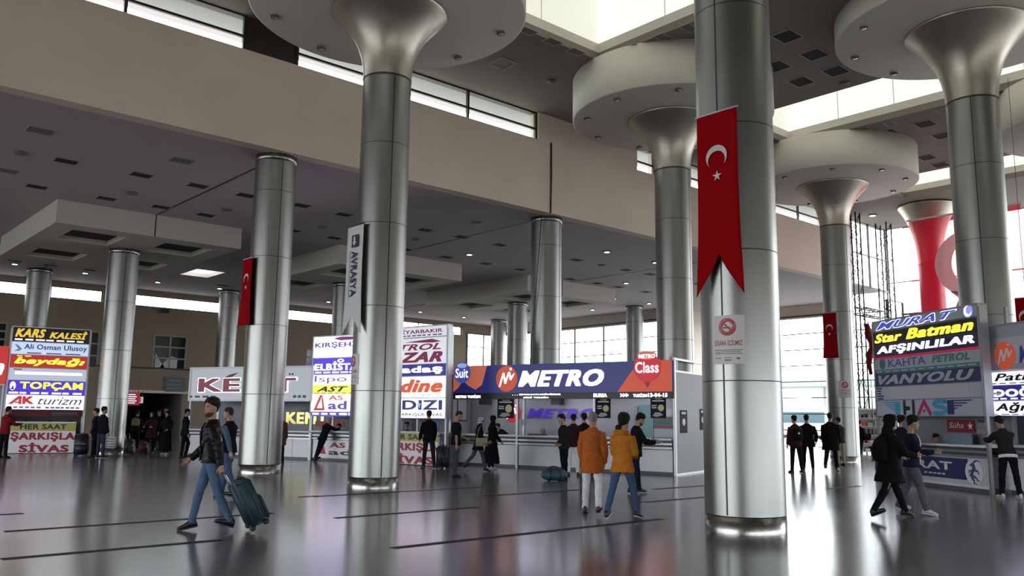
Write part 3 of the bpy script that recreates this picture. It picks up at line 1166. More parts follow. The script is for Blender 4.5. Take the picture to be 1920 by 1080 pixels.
# red flag on a slanted staff and a small one at the right edge
q = atx(1630, 650, 36.0)
r = thing('red_flag', 'furled dark red flag on a pole left of the stacked signs', 'flag', (q.x, q.y, 0), R(-41.6))
MB().tube([(0, 0, 0), (0, 0, q.z + 1.1)], .022, 8).build('pole', M_ALU, r)
MB().lathe([(.16, 0), (.16, .03), (.03, .06)], 16).build('base', M_BLACK, r)
b = MB()
prof = [(0.02, 1.0, .10), (.08, .55, .26), (.30, .2, .30), (.36, .0, .30), (.12, -.25, .2), (.04, -.8, .12), (.10, -1.2, .10)]
rg = []
for (cx, dz_, w) in prof:
    rg.append([(cx * .8 - .06 + w * .75 * math.cos(a), .07 * math.sin(a) * (1 + .5 * math.sin(3 * a)), q.z + dz_) for a in [2 * PI * k / 16 for k in range(16)]])
b.rings(rg[::-1])
b.build('cloth', mat('dark_red_cloth', (.20, .006, .012), .8), r)
q = atx(1925, 590, 30.0)
r, sf = pennant('red_pennant', 'red pennant with crescent half cut off at the right edge of view', (30.0, q.y), RZP, 1.0, q.z - .55, q.z - .55, q.z + .55, M_RED, M_FWH)
drape(crescent(-.02, -.6, .2, 0, rot=-PI / 2), sf, 'crescent', M_FWH, r)
MB().tube([(0, 0, 0), (0, 0, ZC - q.z - .55)], .008, 5).build('hanging_wire', M_FRAME, r)

# ------------------------------------------------------------------ no smoking notices, bent round the columns
M_PAPER = mat('notice_paper', (.60, .57, .57), .5)
M_INKR = mat('notice_red', (.42, .04, .05), .5)
M_INKK = mat('notice_ink', (.08, .07, .08), .5)


def notice(label, C, angdeg, z0, z1, w):
    r = thing('no_smoking_notice', label, 'notice', (C[0], C[1], z0), R(angdeg))
    h = z1 - z0

    def cyl(u, z, rad):   # u along the arc to the viewer's right
        a = u / RC
        return (rad * math.cos(a), rad * math.sin(a), z)
    b = MB()
    n = 10
    for k in range(n + 1):
        u = (k / n - .5) * w
        b.v += [cyl(u, 0, RC + .006), cyl(u, h, RC + .006)]
    for k in range(n):
        b.face((2 * k, 2 * k + 2, 2 * k + 3, 2 * k + 1), 0, True)
    b.build('sheet', M_PAPER, r)

    def wrap(poly, name, m, rad=RC + .009, par=r):
        bm = bmesh.new()
        fc = bm.faces.new([bm.verts.new((p[0], p[1], 0)) for p in poly])
        bmesh.ops.triangulate(bm, faces=[fc])
        for v in bm.verts:
            v.co = Vector(cyl(v.co.x, v.co.y, rad))
        me = bpy.data.meshes.new(name)
        bm.to_mesh(me)
        bm.free()
        me.materials.append(m)
        return link(name, me, par)
    cz, rr = h * .76, w * .26
    ring = [(rr * math.cos(2 * PI * k / 32), cz + rr * math.sin(2 * PI * k / 32)) for k in range(33)] + [(rr * .82 * math.cos(-2 * PI * k / 32), cz + rr * .82 * math.sin(-2 * PI * k / 32)) for k in range(33)]
    wrap(ring, 'prohibition_ring', M_INKR)
    wrap([(-rr * .66, cz + rr * .5), (-rr * .52, cz + rr * .64), (rr * .66, cz - rr * .5), (rr * .52, cz - rr * .64)], 'slash', M_INKR, RC + .011)
    wrap([(-rr * .55, cz - rr * .18), (rr * .35, cz - rr * .18), (rr * .35, cz - rr * .02), (-rr * .55, cz - rr * .02)], 'cigarette', M_INKK, RC + .010)
    letters('lettering', r, 'SİGARA İÇİLMEZ', 0, 1, 0, 1, 0, M_INKR, .010, 0, lambda u, t: cyl((u - .5) * w * .84, h * (.36 + .15 * t), RC + .009))
    b = MB()
    for (a, c, zz, th) in ((-.42, .42, .28, .012), (-.36, .36, .245, .01), (-.42, .42, .21, .012), (-.40, -.2, .12, .012), (-.1, .1, .12, .012), (-.1, .1, .07, .02), (.25, .35, .10, .03)):
        pts = [cyl(w * (a + (c - a) * k / 6), h * zz, RC + .009) for k in range(7)] + [cyl(w * (a + (c - a) * k / 6), h * (zz + th), RC + .009) for k in range(6, -1, -1)]
        n0 = len(b.v)
        b.v += pts
        for k in range(6):
            b.face((n0 + k, n0 + k + 1, n0 + 12 - k, n0 + 13 - k))
    b.build('small_print', M_INKK, r)
    return r


def mid_ang(C, x0, x1, y):
    return seam_from_px(*C, (x0 + x1) / 2, y)


notice('white no smoking notice under the largest red pennant on the foremost column', C1, mid_ang(C1, 1337, 1392, 640), 2.42, 3.14, .50)
notice('white no smoking notice under the white banner, bent round its steel column', C2, mid_ang(C2, 650, 674, 690), 2.32, 3.02, .50)
notice('white no smoking notice on the far column near the glazed corner', C7, mid_ang(C7, 1575, 1594, 730), 2.58, 3.25, .50)

# ================================================================== booths
class Face:
    """upright plane through two floor points (left, right as the viewer sees them)"""

    def __init__(s, A, B):
        s.o = Vector((A.x, A.y, 0))
        d = Vector((B.x - A.x, B.y - A.y, 0))
        s.len = d.length
        s.u = d.normalized()
        s.n = Vector((-s.u.y, s.u.x, 0))       # into the booth, away from the viewer
        s.ang = math.atan2(s.u.y, s.u.x)

    def at(s, px, py, back=0.0):
        """(along, height) of a pixel on the plane lying `back` behind the face"""
        d = ray(px, py)
        o = s.o + s.n * back
        t = (o - EYEP).dot(s.n) / d.dot(s.n)
        p = EYEP + d * t
        return (p - o).dot(s.u), p.z

    def rect(s, x0, y0, x1, y1, back=0.0):
        xm, ym = (x0 + x1) / 2, (y0 + y1) / 2
        a, c = s.at(x0, ym, back)[0], s.at(x1, ym, back)[0]
        return a, c, s.at(xm, y1, back)[1], s.at(xm, y0, back)[1]     # u0, u1, z0, z1

    def root(s, name, label, cat='ticket booth'):
        return thing(name, label, cat, s.o, s.ang)


def em(name, col, e=1.0, rough=.4):
    return mat(name, col, rough, emit=e)


LIT_WHITE = em('lit_white', (.80, .80, .92), 1.15)
LIT_VIOLET = em('lit_violet_white', (.80, .74, 1.0), 1.35)
LIT_GREY = em('lit_grey_white', (.66, .70, .78), .55)
LIT_YEL = em('lit_yellow', (.86, .74, .05), .85)
LIT_LEMON = em('lit_lemon', (.80, .82, .05), .9)
LIT_RED = em('lit_red', (.42, .02, .03), .55)
LIT_NAVY = em('lit_navy', (.02, .02, .22), .45)
LIT_BLUE = em('lit_blue', (.06, .03, .55), .6)
LIT_BLACK = em('sign_black', (.012, .010, .012), .05)
LIT_TXTW = em('lit_letter_white', (.92, .90, 1.0), 1.3)
INK_NAVY = em('sign_ink_navy', (.03, .03, .20), .25)
INK_MAROON = em('sign_ink_maroon', (.20, .01, .04), .3)
INK_RED = em('sign_ink_red', (.55, .03, .02), .45)
INK_ORANGE = em('sign_ink_orange', (.75, .09, .02), .45)
INK_BLACK = mat('sign_ink_black', (.01, .01, .014), .4)
INK_VIOL = em('sign_ink_violet', (.13, .07, .42), .35)
INK_TEAL = mat('sign_ink_teal', (.02, .17, .19), .4)
INK_CYAN = mat('sign_ink_cyan', (.05, .33, .52), .4)
DULL_GREY = mat('sign_grey', (.42, .45, .55), .45)
DULL_NAVY = mat('sign_navy', (.028, .035, .13), .4)
M_YELL = mat('sign_yellow', (.55, .50, .14), .45)
M_REDL = mat('letter_red', (.36, .015, .03), .4)
M_SHELF = mat('pale_shelf', (.55, .53, .52), .6)


def counter(root, u0, u1, z_top, depth=.55, splits=(), mats=(None,), rails=True, y=0.0, plinth=True, zp=None):
    """white service counter: worktop, two bumper rails, front panels, recessed plinth"""
    MB().box(u0, u1, y - .10, y + depth, z_top - .05, z_top).build('worktop', M_WHITE, root)
    zp = zp or z_top - .33
    if rails:
        for k, z in enumerate((z_top - .155, z_top - .275)):
            MB().box(u0, u1, y - .05, y - .0, z - .028, z + .028).build('bumper_rail', M_ALU, root)
        MB().box(u0, u1, y + .0, y + .04, zp, z_top - .05).build('rail_backing', mat('dark_grey_band', (.09, .09, .10), .5), root)
    cuts = [u0] + [s for s in splits if u0 < s < u1] + [u1]
    for i in range(len(cuts) - 1):
        MB().box(cuts[i] + .008, cuts[i + 1] - .008, y - .0, y + .03, .09 if plinth else .02, zp if rails else z_top - .05).build('front_panel', M_WHITE, root)
    MB().box(u0, u1, y + .04, y + .07, 0, .12).build('plinth', mat('plinth_grey', (.12, .12, .13), .5), root)
    MB().box(u0, u1, y + depth - .03, y + depth, .0, z_top - .05).build('rear_panel', M_GREYPAN, root)


def post(root, u, y, z0, z1, w=.06, m=None):
    return MB().box(u - w / 2, u + w / 2, y - w / 2, y + w / 2, z0, z1).build('post', m or M_ALU, root)


def sign(root, R4, y, m, t=.03, name='sign_panel'):
    return MB().box(R4[0], R4[1], y, y + t, R4[2], R4[3]).build(name, m, root)


def fit(R4, a, c, lo, hi):
    """sub-rectangle by fractions of width and height"""
    w, h = R4[1] - R4[0], R4[3] - R4[2]
    return R4[0] + a * w, R4[0] + c * w, R4[2] + lo * h, R4[2] + hi * h


def write(panel, R4, fr, body, y, m, bold=.02, shear=0.0):
    q = fit(R4, *fr)
    return letters('lettering', panel, body, q[0], q[1], q[2], q[3], y - .006, m, bold, shear)


def fine(panel, R4, fr, y, m, n=7, seed=1):
    q = fit(R4, *fr)
    return dashes('small_print', panel, q[0], q[1], q[2], q[3], y - .004, m, n, seed)


def brush_logo(parent, cx, cz, r, y, m_disc, m_mark):
    """round emblem with a brush written mark"""
    MB().disc(cx, cz, r, r, y, .012).build('emblem', m_disc, parent)
    pts = [(-.72, -.62), (-.58, -.62), (-.30, .20), (-.20, -.38), (-.05, -.40), (.22, .32), (.30, -.10), (.44, -.12), (.74, .36), (.70, .42), (.42, .14), (.32, .52), (.16, .52), (-.10, -.10), (-.20, .46), (-.36, .46)]
    MB().plate([(cx + p[0] * r, cz + p[1] * r) for p in pts], y - .006, .006).build('emblem_mark', m_mark, parent)
    MB().disc(cx + .38 * r, cz + .74 * r, .1 * r, .1 * r, y - .006, .006, 14).build('emblem_dot', m_mark, parent)


# ---- the wide navy signed booth in the middle
FM = Face(atz(840, 870.5), atz(1267, 892))
bt = FM.root('ticket_booth', 'wide white counter booth under a navy sign with big white block letters')
ur = FM.len
zt = FM.at(1100, 819)[1]
cuts = [FM.at(972, 850)[0], FM.at(1116, 850)[0]]
counter(bt, 0.0, ur - .08, zt, .6, cuts)
zh0, zh1 = FM.at(1100, 735.5)[1], FM.at(1100, 680)[1]
zl0 = zh0 - .20
DB = 1.25
# header: navy fascia with orange ends
uL, uR_ = FM.at(840, 710)[0], FM.at(1263, 705)[0]
M_HNAVY = em('header_navy', (.020, .024, .15), .35)
M_HOR = em('header_orange', (.60, .07, .025), .35)
M_HSAL = em('header_salmon', (.62, .16, .09), .35)
hd = MB().box(uL, uR_, -.12, .35, zh0, zh1).build('header_sign', M_HNAVY, bt)
w = uR_ - uL


def hx(px):
    return FM.at(px, 708)[0]


MB().plate([(uL, zh0), (uL, zh1), (hx(917), zh1), (hx(908), zh0 + .30 * (zh1 - zh0)), (hx(896), zh0 + .12 * (zh1 - zh0)), (hx(884), zh0 + .25 * (zh1 - zh0)), (hx(872), zh0 + .45 * (zh1 - zh0)), (hx(864), zh0 + .2 * (zh1 - zh0)), (hx(852), zh0)][::-1], -.128, .006).build('orange_end', M_HSAL, hd)
MB().plate([(hx(1161), zh0), (uR_, zh0), (uR_, zh1), (hx(1205), zh1), (hx(1183), zh0 + .55 * (zh1 - zh0))], -.128, .006).build('orange_end', M_HOR, hd)
zc_ = (zh0 + zh1) / 2
letters('lettering', hd, 'METRO', hx(976), hx(1136), zh0 + .20 * (zh1 - zh0), zh1 - .23 * (zh1 - zh0), -.132, LIT_TXTW, .05, .28)
brush_logo(hd, hx(954), zc_, .50 * (zh1 - zh0) * .92, -.134, M_HOR, LIT_TXTW)
b1 = em('emblem_blue', (.07, .10, .42), .4)
q = FM.at(871, 699)
MB().disc(q[0], q[1], .36, .36, -.150, .02).build('round_badge', b1, hd)
MB().disc(q[0], q[1] + .24, .21, .085, -.156, .006).build('badge_cap', em('badge_pale', (.35, .45, .8), .5), hd)
letters('lettering', hd, 'Suit', q[0] - .27, q[0] + .27, q[1] - .18, q[1] + .14, -.158, LIT_TXTW, .01)
q = FM.at(1217, 689)
MB().disc(q[0], q[1], .44, .44, -.150, .02).build('round_badge', em('badge_red', (.55, .012, .03), .4), hd)
MB().disc(q[0], q[1] + .36, .32, .13, -.156, .006).build('badge_cap', M_HSAL, hd)
letters('lettering', hd, 'METRO', q[0] - .27, q[0] + .27, q[1] + .27, q[1] + .39, -.160, LIT_TXTW, .02, .2)
letters('lettering', hd, 'Class', q[0] - .38, q[0] + .38, q[1] - .17, q[1] + .16, -.160, LIT_TXTW, .015)
MB().plate([(q[0] - .1, q[1] - .42), (q[0] + .1, q[1] - .42), (q[0], q[1] - .62)], -.146, .01).build('badge_point', em('badge_dark', (.2, .01, .03), .3), hd)
# running light band under the header
led = MB().box(uL, uR_, -.10, .30, zl0, zh0).build('display_band', M_BLACK, bt)
LED = em('led_white', (1, 1, 1), 3.0)
zz0, zz1 = zl0 + .05, zl0 + .15
for (body, p0, p1, dz_) in (('METRO TURİZM', 858, 904, -.01), ('. . . SEYAHATLERİNİZDE', 964, 1054, .045), ('BİZİ TERCİH', 985, 1031, -.055), ('BURSA', 1116, 1141, 0), ('>>>', 1166, 1181, 0), ('TURİZM', 1190, 1216, 0), ('13-04-15', 1218, 1254, 0)):
    hgt = .055 if abs(dz_) > .02 else .11
    zc = zl0 + .10 + dz_
    letters('display_text', led, body, FM.at(p0, 740)[0], FM.at(p1, 740)[0], zc - hgt / 2, zc + hgt / 2, -.105, LED, .03)
# posts
for (px, y0, z0_) in ((839, .02, 0), (970.5, -.02, 0), (978.5, .12, zt), (1115.5, -.02, zt), (1265.5, .0, 0)):
    u = FM.at(px, 800)[0]
    post(bt, u, y0, z0_, zh0 if px < 1260 else FM.at(1265, 670)[1], .075)
post(bt, 0, DB, 0, zh1)
MB().box(FM.at(978, 790)[0] - .05, FM.at(983, 790)[0] + .03, .02, .1, FM.at(978, 797)[1], FM.at(978, 786)[1]).build('post_box', M_GREYPAN, bt)
# inside: rear wall with letters, side walls
MB().box(0, ur - .1, DB, DB + .05, 0, zh0 + .1).build('rear_wall', mat('booth_rear', (.40, .40, .44), .6), bt)
MB().box(-.03, .02, .03, DB, 0, zh0).build('side_wall', M_GREYPAN, bt)
MB().box(0, ur - .1, .1, DB, zh0 + .1, zh0 + .14).build('roof_panel', M_GREYPAN, bt)
TUBE = em('tube_light', (.95, .97, 1.0), 7.0)
for (a_, c_) in ((.6, 2.6), (3.4, 5.4), (6.0, 7.9)):
    MB().box(a_, c_, .55, .63, zh0 + .02, zh0 + .06).build('tube_light', TUBE, bt)
    MB().box(a_ - .05, c_ + .05, .5, .68, zh0 + .06, zh0 + .1).build('light_tray', M_WHITE, bt)
rwl = FM.rect(989, 766, 1119, 785, DB)
letters('wall_lettering', bt, 'METRO', rwl[0], rwl[1], rwl[2], rwl[3], DB - .03, em('wall_letter_violet', (.07, .03, .38), .35), .05, .25)
qc = FM.at(964, 774, DB)
brush_logo(bt, qc[0] - .05, qc[1], .34, DB - .03, em('wall_emblem_red', (.50, .02, .03), .3), LIT_TXTW)
dr = FM.rect(1198, 762, 1226, 822, DB)
MB().box(dr[0], dr[1], DB - .04, DB, 0, dr[3] + .05).build('rear_door', mat('teal_door', (.16, .28, .33), .4), bt)
MB().box(dr[0] - .14, dr[0] - .02, DB - .05, DB, dr[2], dr[3]).build('door_panel', M_GREYPAN, bt)
gr = FM.rect(1225, 787, 1262, 796, DB)
for k in range(3):
    a = gr[0] + (gr[1] - gr[0]) * k / 3
    MB().box(a, a + (gr[1] - gr[0]) * .29, DB - .02, DB, gr[2], gr[3]).build('green_notice', mat('green_notice', (.03, .20, .11), .5), bt)
for (a, c, d, e, nm, cl) in ((1232, 767, 1261, 781, 'wall_notice', (.55, .57, .60)), (1224, 783, 1262, 786, 'wall_strip', (.3, .04, .1)), (1222, 797, 1262, 803, 'wall_strip', (.28, .05, .16)), (1222, 804, 1262, 820, 'wall_notice', (.50, .54, .6))):
    g4 = FM.rect(a, c, d, e, DB)
    MB().box(g4[0], g4[1], DB - .015, DB, g4[2], g4[3]).build(nm, mat(nm + str(cl), cl, .5), bt)
for (px, py) in ((1041, 751), (905.5, 751)):
    g = FM.at(px, py, DB * .6)
    MB().box(g[0] - .17, g[0] + .17, DB * .6, DB * .6 + .3, g[1] - .14, zl0 + .1).build('ceiling_speaker', M_BLACK, bt)
# side wall towards the foremost column, open frame on top
Sd = Face(atz(1267, 892), atz(1330, 883.5))
ang = Sd.ang - FM.ang
zs1 = 3.02
sdm = Matrix.Translation(FM.n * 0) @ Matrix.Identity(4)
rs = Sd.root('partition_wall', 'tall grey partition closing the right end of the navy signed booth', 'partition')
Lw = Sd.len + .35
MB().box(.05, Lw, 0, .05, .05, zs1).build('panel', M_GREYPAN, rs)
MB().box(.03, Lw, -.005, .055, 0, .05).build('foot_rail', M_ALU, rs)
MB().box(.03, Lw, -.005, .055, zs1, zs1 + .05).build('top_rail', M_ALU, rs)
zf = Sd.at(1300, 677)[1]
MB().box(.03, Lw, -.005, .055, zf - .06, zf).build('frame_rail', M_ALU, rs)
MB().box(.03, .1, -.005, .055, 0, zf).build('frame_post', M_ALU, rs)
MB().box(Lw - .06, Lw, -.005, .055, 0, zf).build('frame_post', M_ALU, rs)
M_POST = mat('poster_dark', (.016, .016, .026), .7, spec=.15)


def poster(fc, px0, py0, px1, py1, label, back=0.0, cat='poster', bright=True, grp=None):
    g = fc.rect(px0, py0, px1, py1, back)
    r = thing('poster', label, cat, fc.o + fc.u * ((g[0] + g[1]) / 2) + fc.n * (back - .012) + Vector((0, 0, g[2])), fc.ang, grp)
    w_, h_ = g[1] - g[0], g[3] - g[2]
    MB().box(-w_ / 2, w_ / 2, 0, .01, 0, h_).build('sheet', M_POST, r)
    if bright:
        MB().disc(.18 * w_, .48 * h_, .2 * w_, .2 * w_, -.004, .004, 20).build('gold_disc', mat('poster_gold', (.55, .45, .20), .4), r)
        b = MB()
        b.box(-.38 * w_, .38 * w_, -.003, 0, .78 * h_, .84 * h_)
        b.box(-.2 * w_, .25 * w_, -.003, 0, .89 * h_, .92 * h_)
        b.box(-.42 * w_, -.1 * w_, -.003, 0, .56 * h_, .61 * h_)
        b.box(-.42 * w_, -.1 * w_, -.003, 0, .46 * h_, .51 * h_)
        b.build('poster_print', mat('poster_white', (.6, .6, .6), .4), r)
        MB().plate([(-.38 * w_, .10 * h_), (-.1 * w_, .05 * h_), (.3 * w_, .14 * h_), (.15 * w_, .26 * h_), (-.2 * w_, .27 * h_)], -.003, .003).build('poster_picture', mat('poster_grey', (.3, .31, .36), .4), r)
    else:
        MB().box(-.3 * w_, .3 * w_, -.003, 0, .82 * h_, .92 * h_).build('poster_print', mat('poster_grey2', (.35, .34, .36), .4), r)
        MB().disc(0, .48 * h_, .22 * w_, .16 * h_, -.003, .003, 14).build('poster_picture', mat('poster_pink', (.42, .33, .33), .4), r)
    return r


poster(FM, 933, 747, 964, 784, 'dark poster with a gold disc under the navy sign, left of the double post', .03)
poster(FM, 1118, 746, 1145, 784, 'dark poster with a gold disc hanging beside the single white post', .03)
poster(FM, 1220, 744, 1249, 784, 'dark poster with a gold disc near the right end of the navy signed booth', .03)
nt_ = thing('poster', 'black framed grey notice on the left side wall of the navy signed booth', 'notice', FM.o + FM.u * .035 + FM.n * .72 + Vector((0, 0, FM.at(863, 790)[1])), FM.ang + R(90))
MB().box(-.30, .30, 0, .012, 0, .92).build('frame', M_BLACK, nt_)
MB().box(-.26, .26, -.003, 0, .04, .88).build('sheet', mat('notice_sheet', (.42, .42, .46), .4), nt_)
poster(Sd, 1275, 769, 1288, 812, 'narrow dark poster on the grey partition, nearer the counter', 0, 'poster', False)
poster(Sd, 1312, 767, 1322, 806, 'narrow dark poster on the grey partition, next to the foremost column', 0, 'poster', False)
# things on the counter
g = FM.at(1006, 815, .3)
r = thing('keyboard_tray', 'flat black device lying on the counter of the navy signed booth', 'device', FM.o + FM.u * g[0] + FM.n * .35 + Vector((0, 0, zt)), FM.ang)
MB().box(-.33, .33, -.09, .09, .0, .035).build('tray', M_BLACK, r)
MB().box(-.3, .3, -.06, .06, .035, .05).build('keys', mat('dark_keys', (.04, .04, .045), .5), r)

# ---- stacked sign booth with the red and yellow counter front, beyond the banner column
FS = Face(atz(700, 868), atz(826, 875.5))


def red_counter(fc, root, u0, u1, zt, ztop):
    """counter front: yellow strip over white with two rows of red letters"""
    R4 = (u0, u1, .03, zt)
    p = MB().box(u0, u1, 0, .04, .03, zt).build('front_panel', em('counter_white', (.62, .60, .64), .12), root)
    y4 = (u0, u1, zt - .26 * (zt), zt)
    MB().box(y4[0], y4[1], -.008, .0, y4[2], y4[3]).build('yellow_strip', M_YELL, p)
    letters('lettering', p, 'HER SAAT', u0 + .18 * (u1 - u0), u0 + .86 * (u1 - u0), y4[2] + .05 * zt, y4[3] - .035 * zt, -.013, INK_BLACK, .03)
    letters('lettering', p, 'ŞARKIŞLA', u0 + .055 * (u1 - u0), u0 + 1.0 * (u1 - u0) - .01, .39 * zt, .70 * zt, -.006, M_REDL, .05)
    letters('lettering', p, 'SİVAS', u0 + .19 * (u1 - u0), u0 + .92 * (u1 - u0), .04 * zt, .36 * zt, -.006, M_REDL, .05)
    MB().box(u0, u1, -.04, .5, zt, zt + .05).build('worktop', M_WHITE, root)
    MB().box(u0, u1, .46, .5, 0, zt).build('rear_panel', M_GREYPAN, root)


bs = FS.root('ticket_booth', 'booth with a red lettered white counter front beyond the banner column')
u1s = FS.at(822, 840)[0]
u0s = u1s - 2.75
zts = FS.at(780, 812)[1]
red_counter(FS, bs, u0s, u1s, zts, 0)
us1 = FS.at(838, 700)[0]
us0 = us1 - 2.9
for (u, y) in ((us0, .0), (us1 + .02, .0), (us0, .85), (us1 - .55, .85)):
    post(bs, u, y, 0, FS.at(836, 615)[1], .07)
post(bs, FS.at(781, 800)[0], .05, zts, FS.at(781, 786)[1], .05)


def stack(fc, root, u0, u1, rows, y=-.05, m_frame=M_ALU, bx=.25):
    """rows: (py_top, py_bottom, pxmid, material) -> panels; returns rects"""
    out = []
    for (pt, pb, pm, m, nm) in rows:
        z1_, z0_ = fc.at(pm, pt)[1], fc.at(pm, pb)[1]
        R4 = (u0, u1, z0_ + .008, z1_ - .008)
        p = sign(root, R4, y, m, .06, nm)
        out.append((p, R4))
    zt_, zb_ = out[0][1][3], out[-1][1][2]
    b = MB()
    b.box(u0 - .03, u1 + .03, y + .06, y + bx, zb_ - .02, zt_ + .03)
    b.build('sign_case', M_GREYPAN, root)
    b = MB()
    for (xa, xb) in ((u0 - .045, u0 - .004), (u1 + .004, u1 + .045)):
        b.box(xa, xb, y - .01, y + bx, zb_ - .02, zt_ + .03)
    b.box(u0 - .045, u1 + .045, y - .01, y + bx, zt_ + .004, zt_ + .04)
    b.build('sign_frame', m_frame, root)
    return out


P = stack(FS, bs, us0, us1, [(613, 632, 790, em('sign_greywhite', (.68, .68, .75), .5), 'sign_panel'), (634, 683, 788, em('sign_pale', (.62, .62, .70), .6), 'sign_panel'), (683, 705, 788, LIT_NAVY, 'sign_panel'), (706, 745, 787, LIT_WHITE, 'sign_panel'), (747, 784, 786, LIT_WHITE, 'sign_panel')])
pw = lambda px, py: (FS.at(px, py)[0] - us0) / (us1 - us0)
p, q = P[0]
write(p, q, (pw(746, 622), pw(832, 620), .35, .85), 'DİYARBAKIR', -.05, INK_MAROON, .025)
fine(p, q, (.2, .95, .08, .2), -.05, INK_NAVY, 9, 3)
p, q = P[1]
write(p, q, (pw(716, 651), pw(829, 649), .53, .78), 'PETROL', -.05, INK_MAROON, .03, .3)
write(p, q, (pw(700, 670), pw(832, 668), .06, .46), 'NAZAR', -.05, INK_MAROON, .05, .35)
MB().plate([(q[0] + pw(760, 640) * (q[1] - q[0]), q[2] + .86 * (q[3] - q[2])), (q[0] + pw(815, 638) * (q[1] - q[0]), q[2] + .80 * (q[3] - q[2])), (q[0] + pw(829, 640) * (q[1] - q[0]), q[2] + .84 * (q[3] - q[2])), (q[0] + pw(812, 636) * (q[1] - q[0]), q[2] + .95 * (q[3] - q[2]))], -.056, .005).build('sign_stroke', INK_MAROON, p)
p, q = P[2]
write(p, q, (pw(722, 694), pw(832, 692), .12, .86), 'Esadaş', -.05, LIT_TXTW, .04)
p, q = P[3]
write(p, q, (pw(700, 727), pw(832, 724), .22, .88), 'Medine', -.05, INK_ORANGE, .05, .3)
fine(p, q, (.62, .95, .06, .12), -.05, em('pale_green_ink', (.4, .75, .6), .5), 4, 2)
p, q = P[4]
write(p, q, (pw(700, 767), pw(831, 765), .42, .92), 'YILDIZI', -.05, INK_NAVY, .035)
write(p, q, (pw(748, 779), pw(831, 778), .06, .30), 'ŞARKIŞLA SİVAS', -.05, INK_MAROON, .025)
MB().plate(star(q[0] + pw(787, 767) * (q[1] - q[0]), q[2] + .67 * (q[3] - q[2]), .13, PI / 2), -.062, .004).build('sign_star', em('star_blue', (.25, .5, .9), .6), p)
MB().box(us0, us1 - .5, .85, .9, 0, FS.at(836, 700)[1]).build('rear_wall', mat('booth_rear_dim', (.17, .18, .21), .6), bs)
MB().box(us0 + .02, us1 - .4, .02, .85, FS.at(836, 700)[1], FS.at(836, 700)[1] + .04).build('roof_panel', M_GREYPAN, bs)
g = FS.rect(814, 790, 826, 803, .85)
MB().disc((g[0] + g[1]) / 2 - .1, (g[2] + g[3]) / 2, .2, .2, .835, .012).build('blue_roundel', mat('roundel_blue', (.05, .18, .42), .4), bs)
g = FS.rect(741, 788, 755, 806, .84)
MB().box(g[0], g[1], .83, .85, g[2], g[3]).build('wall_notice', DULL_GREY, bs)

# ---- violet lit stacked booth left of the banner column
FA = Face(atz(583, 862.5), atz(700, 868))
ba = FA.root('ticket_booth', 'booth with a stack of violet lit signs left of the banner column')
ua0, ua1 = FA.at(588, 700)[0], FA.at(588, 700)[0] + 2.75
zta = FA.at(615, 808)[1]
counter(ba, FA.at(586, 840)[0], ua1, zta, .5, (), rails=True, zp=zta - .32)
g4 = (FA.at(592, 840)[0], FA.at(592, 840)[0] + 2.3, .16, zta - .36)
cp = MB().box(g4[0], g4[1], -.02, .0, g4[2], g4[3]).build('counter_sign', em('counter_sign_white', (.6, .58, .62), .15), ba)
write(cp, g4, (.30, .62, .58, .92), 'AS', -.02, M_REDL, .04)
write(cp, g4, (.28, .75, .10, .48), 'ad', -.02, INK_BLACK, .03)
MB().plate([(g4[0] + .1, g4[2] + .08), (g4[0] + .52, g4[2] + .08), (g4[0] + .36, g4[3] - .05), (g4[0] + .26, g4[3] - .05)], -.026, .005).build('sign_triangle', M_REDL, cp)
for (u, y) in ((ua0 - .03, 0), (ua1 + .03, 0), (ua0 - .03, 1.2), (ua1 + .03, 1.2)):
    post(ba, u, y, 0, FA.at(590, 632)[1], .07)
P = stack(FA, ba, ua0, ua1, [(632, 671, 605, LIT_VIOLET, 'sign_panel'), (672, 702, 605, LIT_BLUE, 'sign_panel'), (703, 722, 605, LIT_VIOLET, 'sign_panel'), (723, 739, 605, LIT_LEMON, 'sign_panel'), (739, 772, 605, LIT_VIOLET, 'sign_panel'), (772, 780, 605, LIT_BLUE, 'sign_panel')])
pa = lambda px, py: (FA.at(px, py)[0] - ua0) / (ua1 - ua0)
p, q = P[0]
write(p, q, (pa(593, 646), pa(684, 646), .42, .80), 'KIRŞEHİR', -.05, INK_VIOL, .03)
MB().plate([(q[0] + .95, q[2] + .9 * (q[3] - q[2])), (q[0] + 1.3, q[2] + .80 * (q[3] - q[2])), (q[0] + 2.2, q[2] + .82 * (q[3] - q[2])), (q[0] + 2.3, q[2] + .96 * (q[3] - q[2])), (q[0] + 1.3, q[2] + .98 * (q[3] - q[2]))], -.056, .005).build('sign_stroke', em('plum_ink', (.18, .02, .14), .4), p)
p, q = P[1]
write(p, q, (pa(592, 688), pa(690, 688), .22, .80), 'ELBİSTAN', -.05, LIT_TXTW, .04)
fine(p, q, (.04, .95, .05, .14), -.05, LIT_TXTW, 6, 5)
MB().disc(q[0] + 1.35, q[3] - .1, .16, .07, -.058, .005, 20).build('sign_oval', LIT_TXTW, p)
MB().disc(q[0] + 1.35, q[3] - .1, .07, .035, -.062, .004, 16).build('sign_oval', LIT_BLUE, p)
p, q = P[2]
write(p, q, (pa(592, 713), pa(652, 713), .10, .92), 'Ispo', -.05, INK_VIOL, .0)
p, q = P[3]
write(p, q, (pa(595, 730), pa(654, 730), .24, .92), 'AST', -.05, INK_BLACK, .04, .4)
fine(p, q, (.04, .9, .04, .14), -.05, INK_VIOL, 7, 6)
p, q = P[4]
write(p, q, (pa(618, 746), pa(645, 746), .66, .94), 'AS', -.05, INK_RED, .02)
write(p, q, (pa(617, 760), pa(652, 760), .12, .62), 'ad', -.05, INK_VIOL, .03)
u_ = q[0] + .12
h_ = q[3] - q[2]
b = MB()
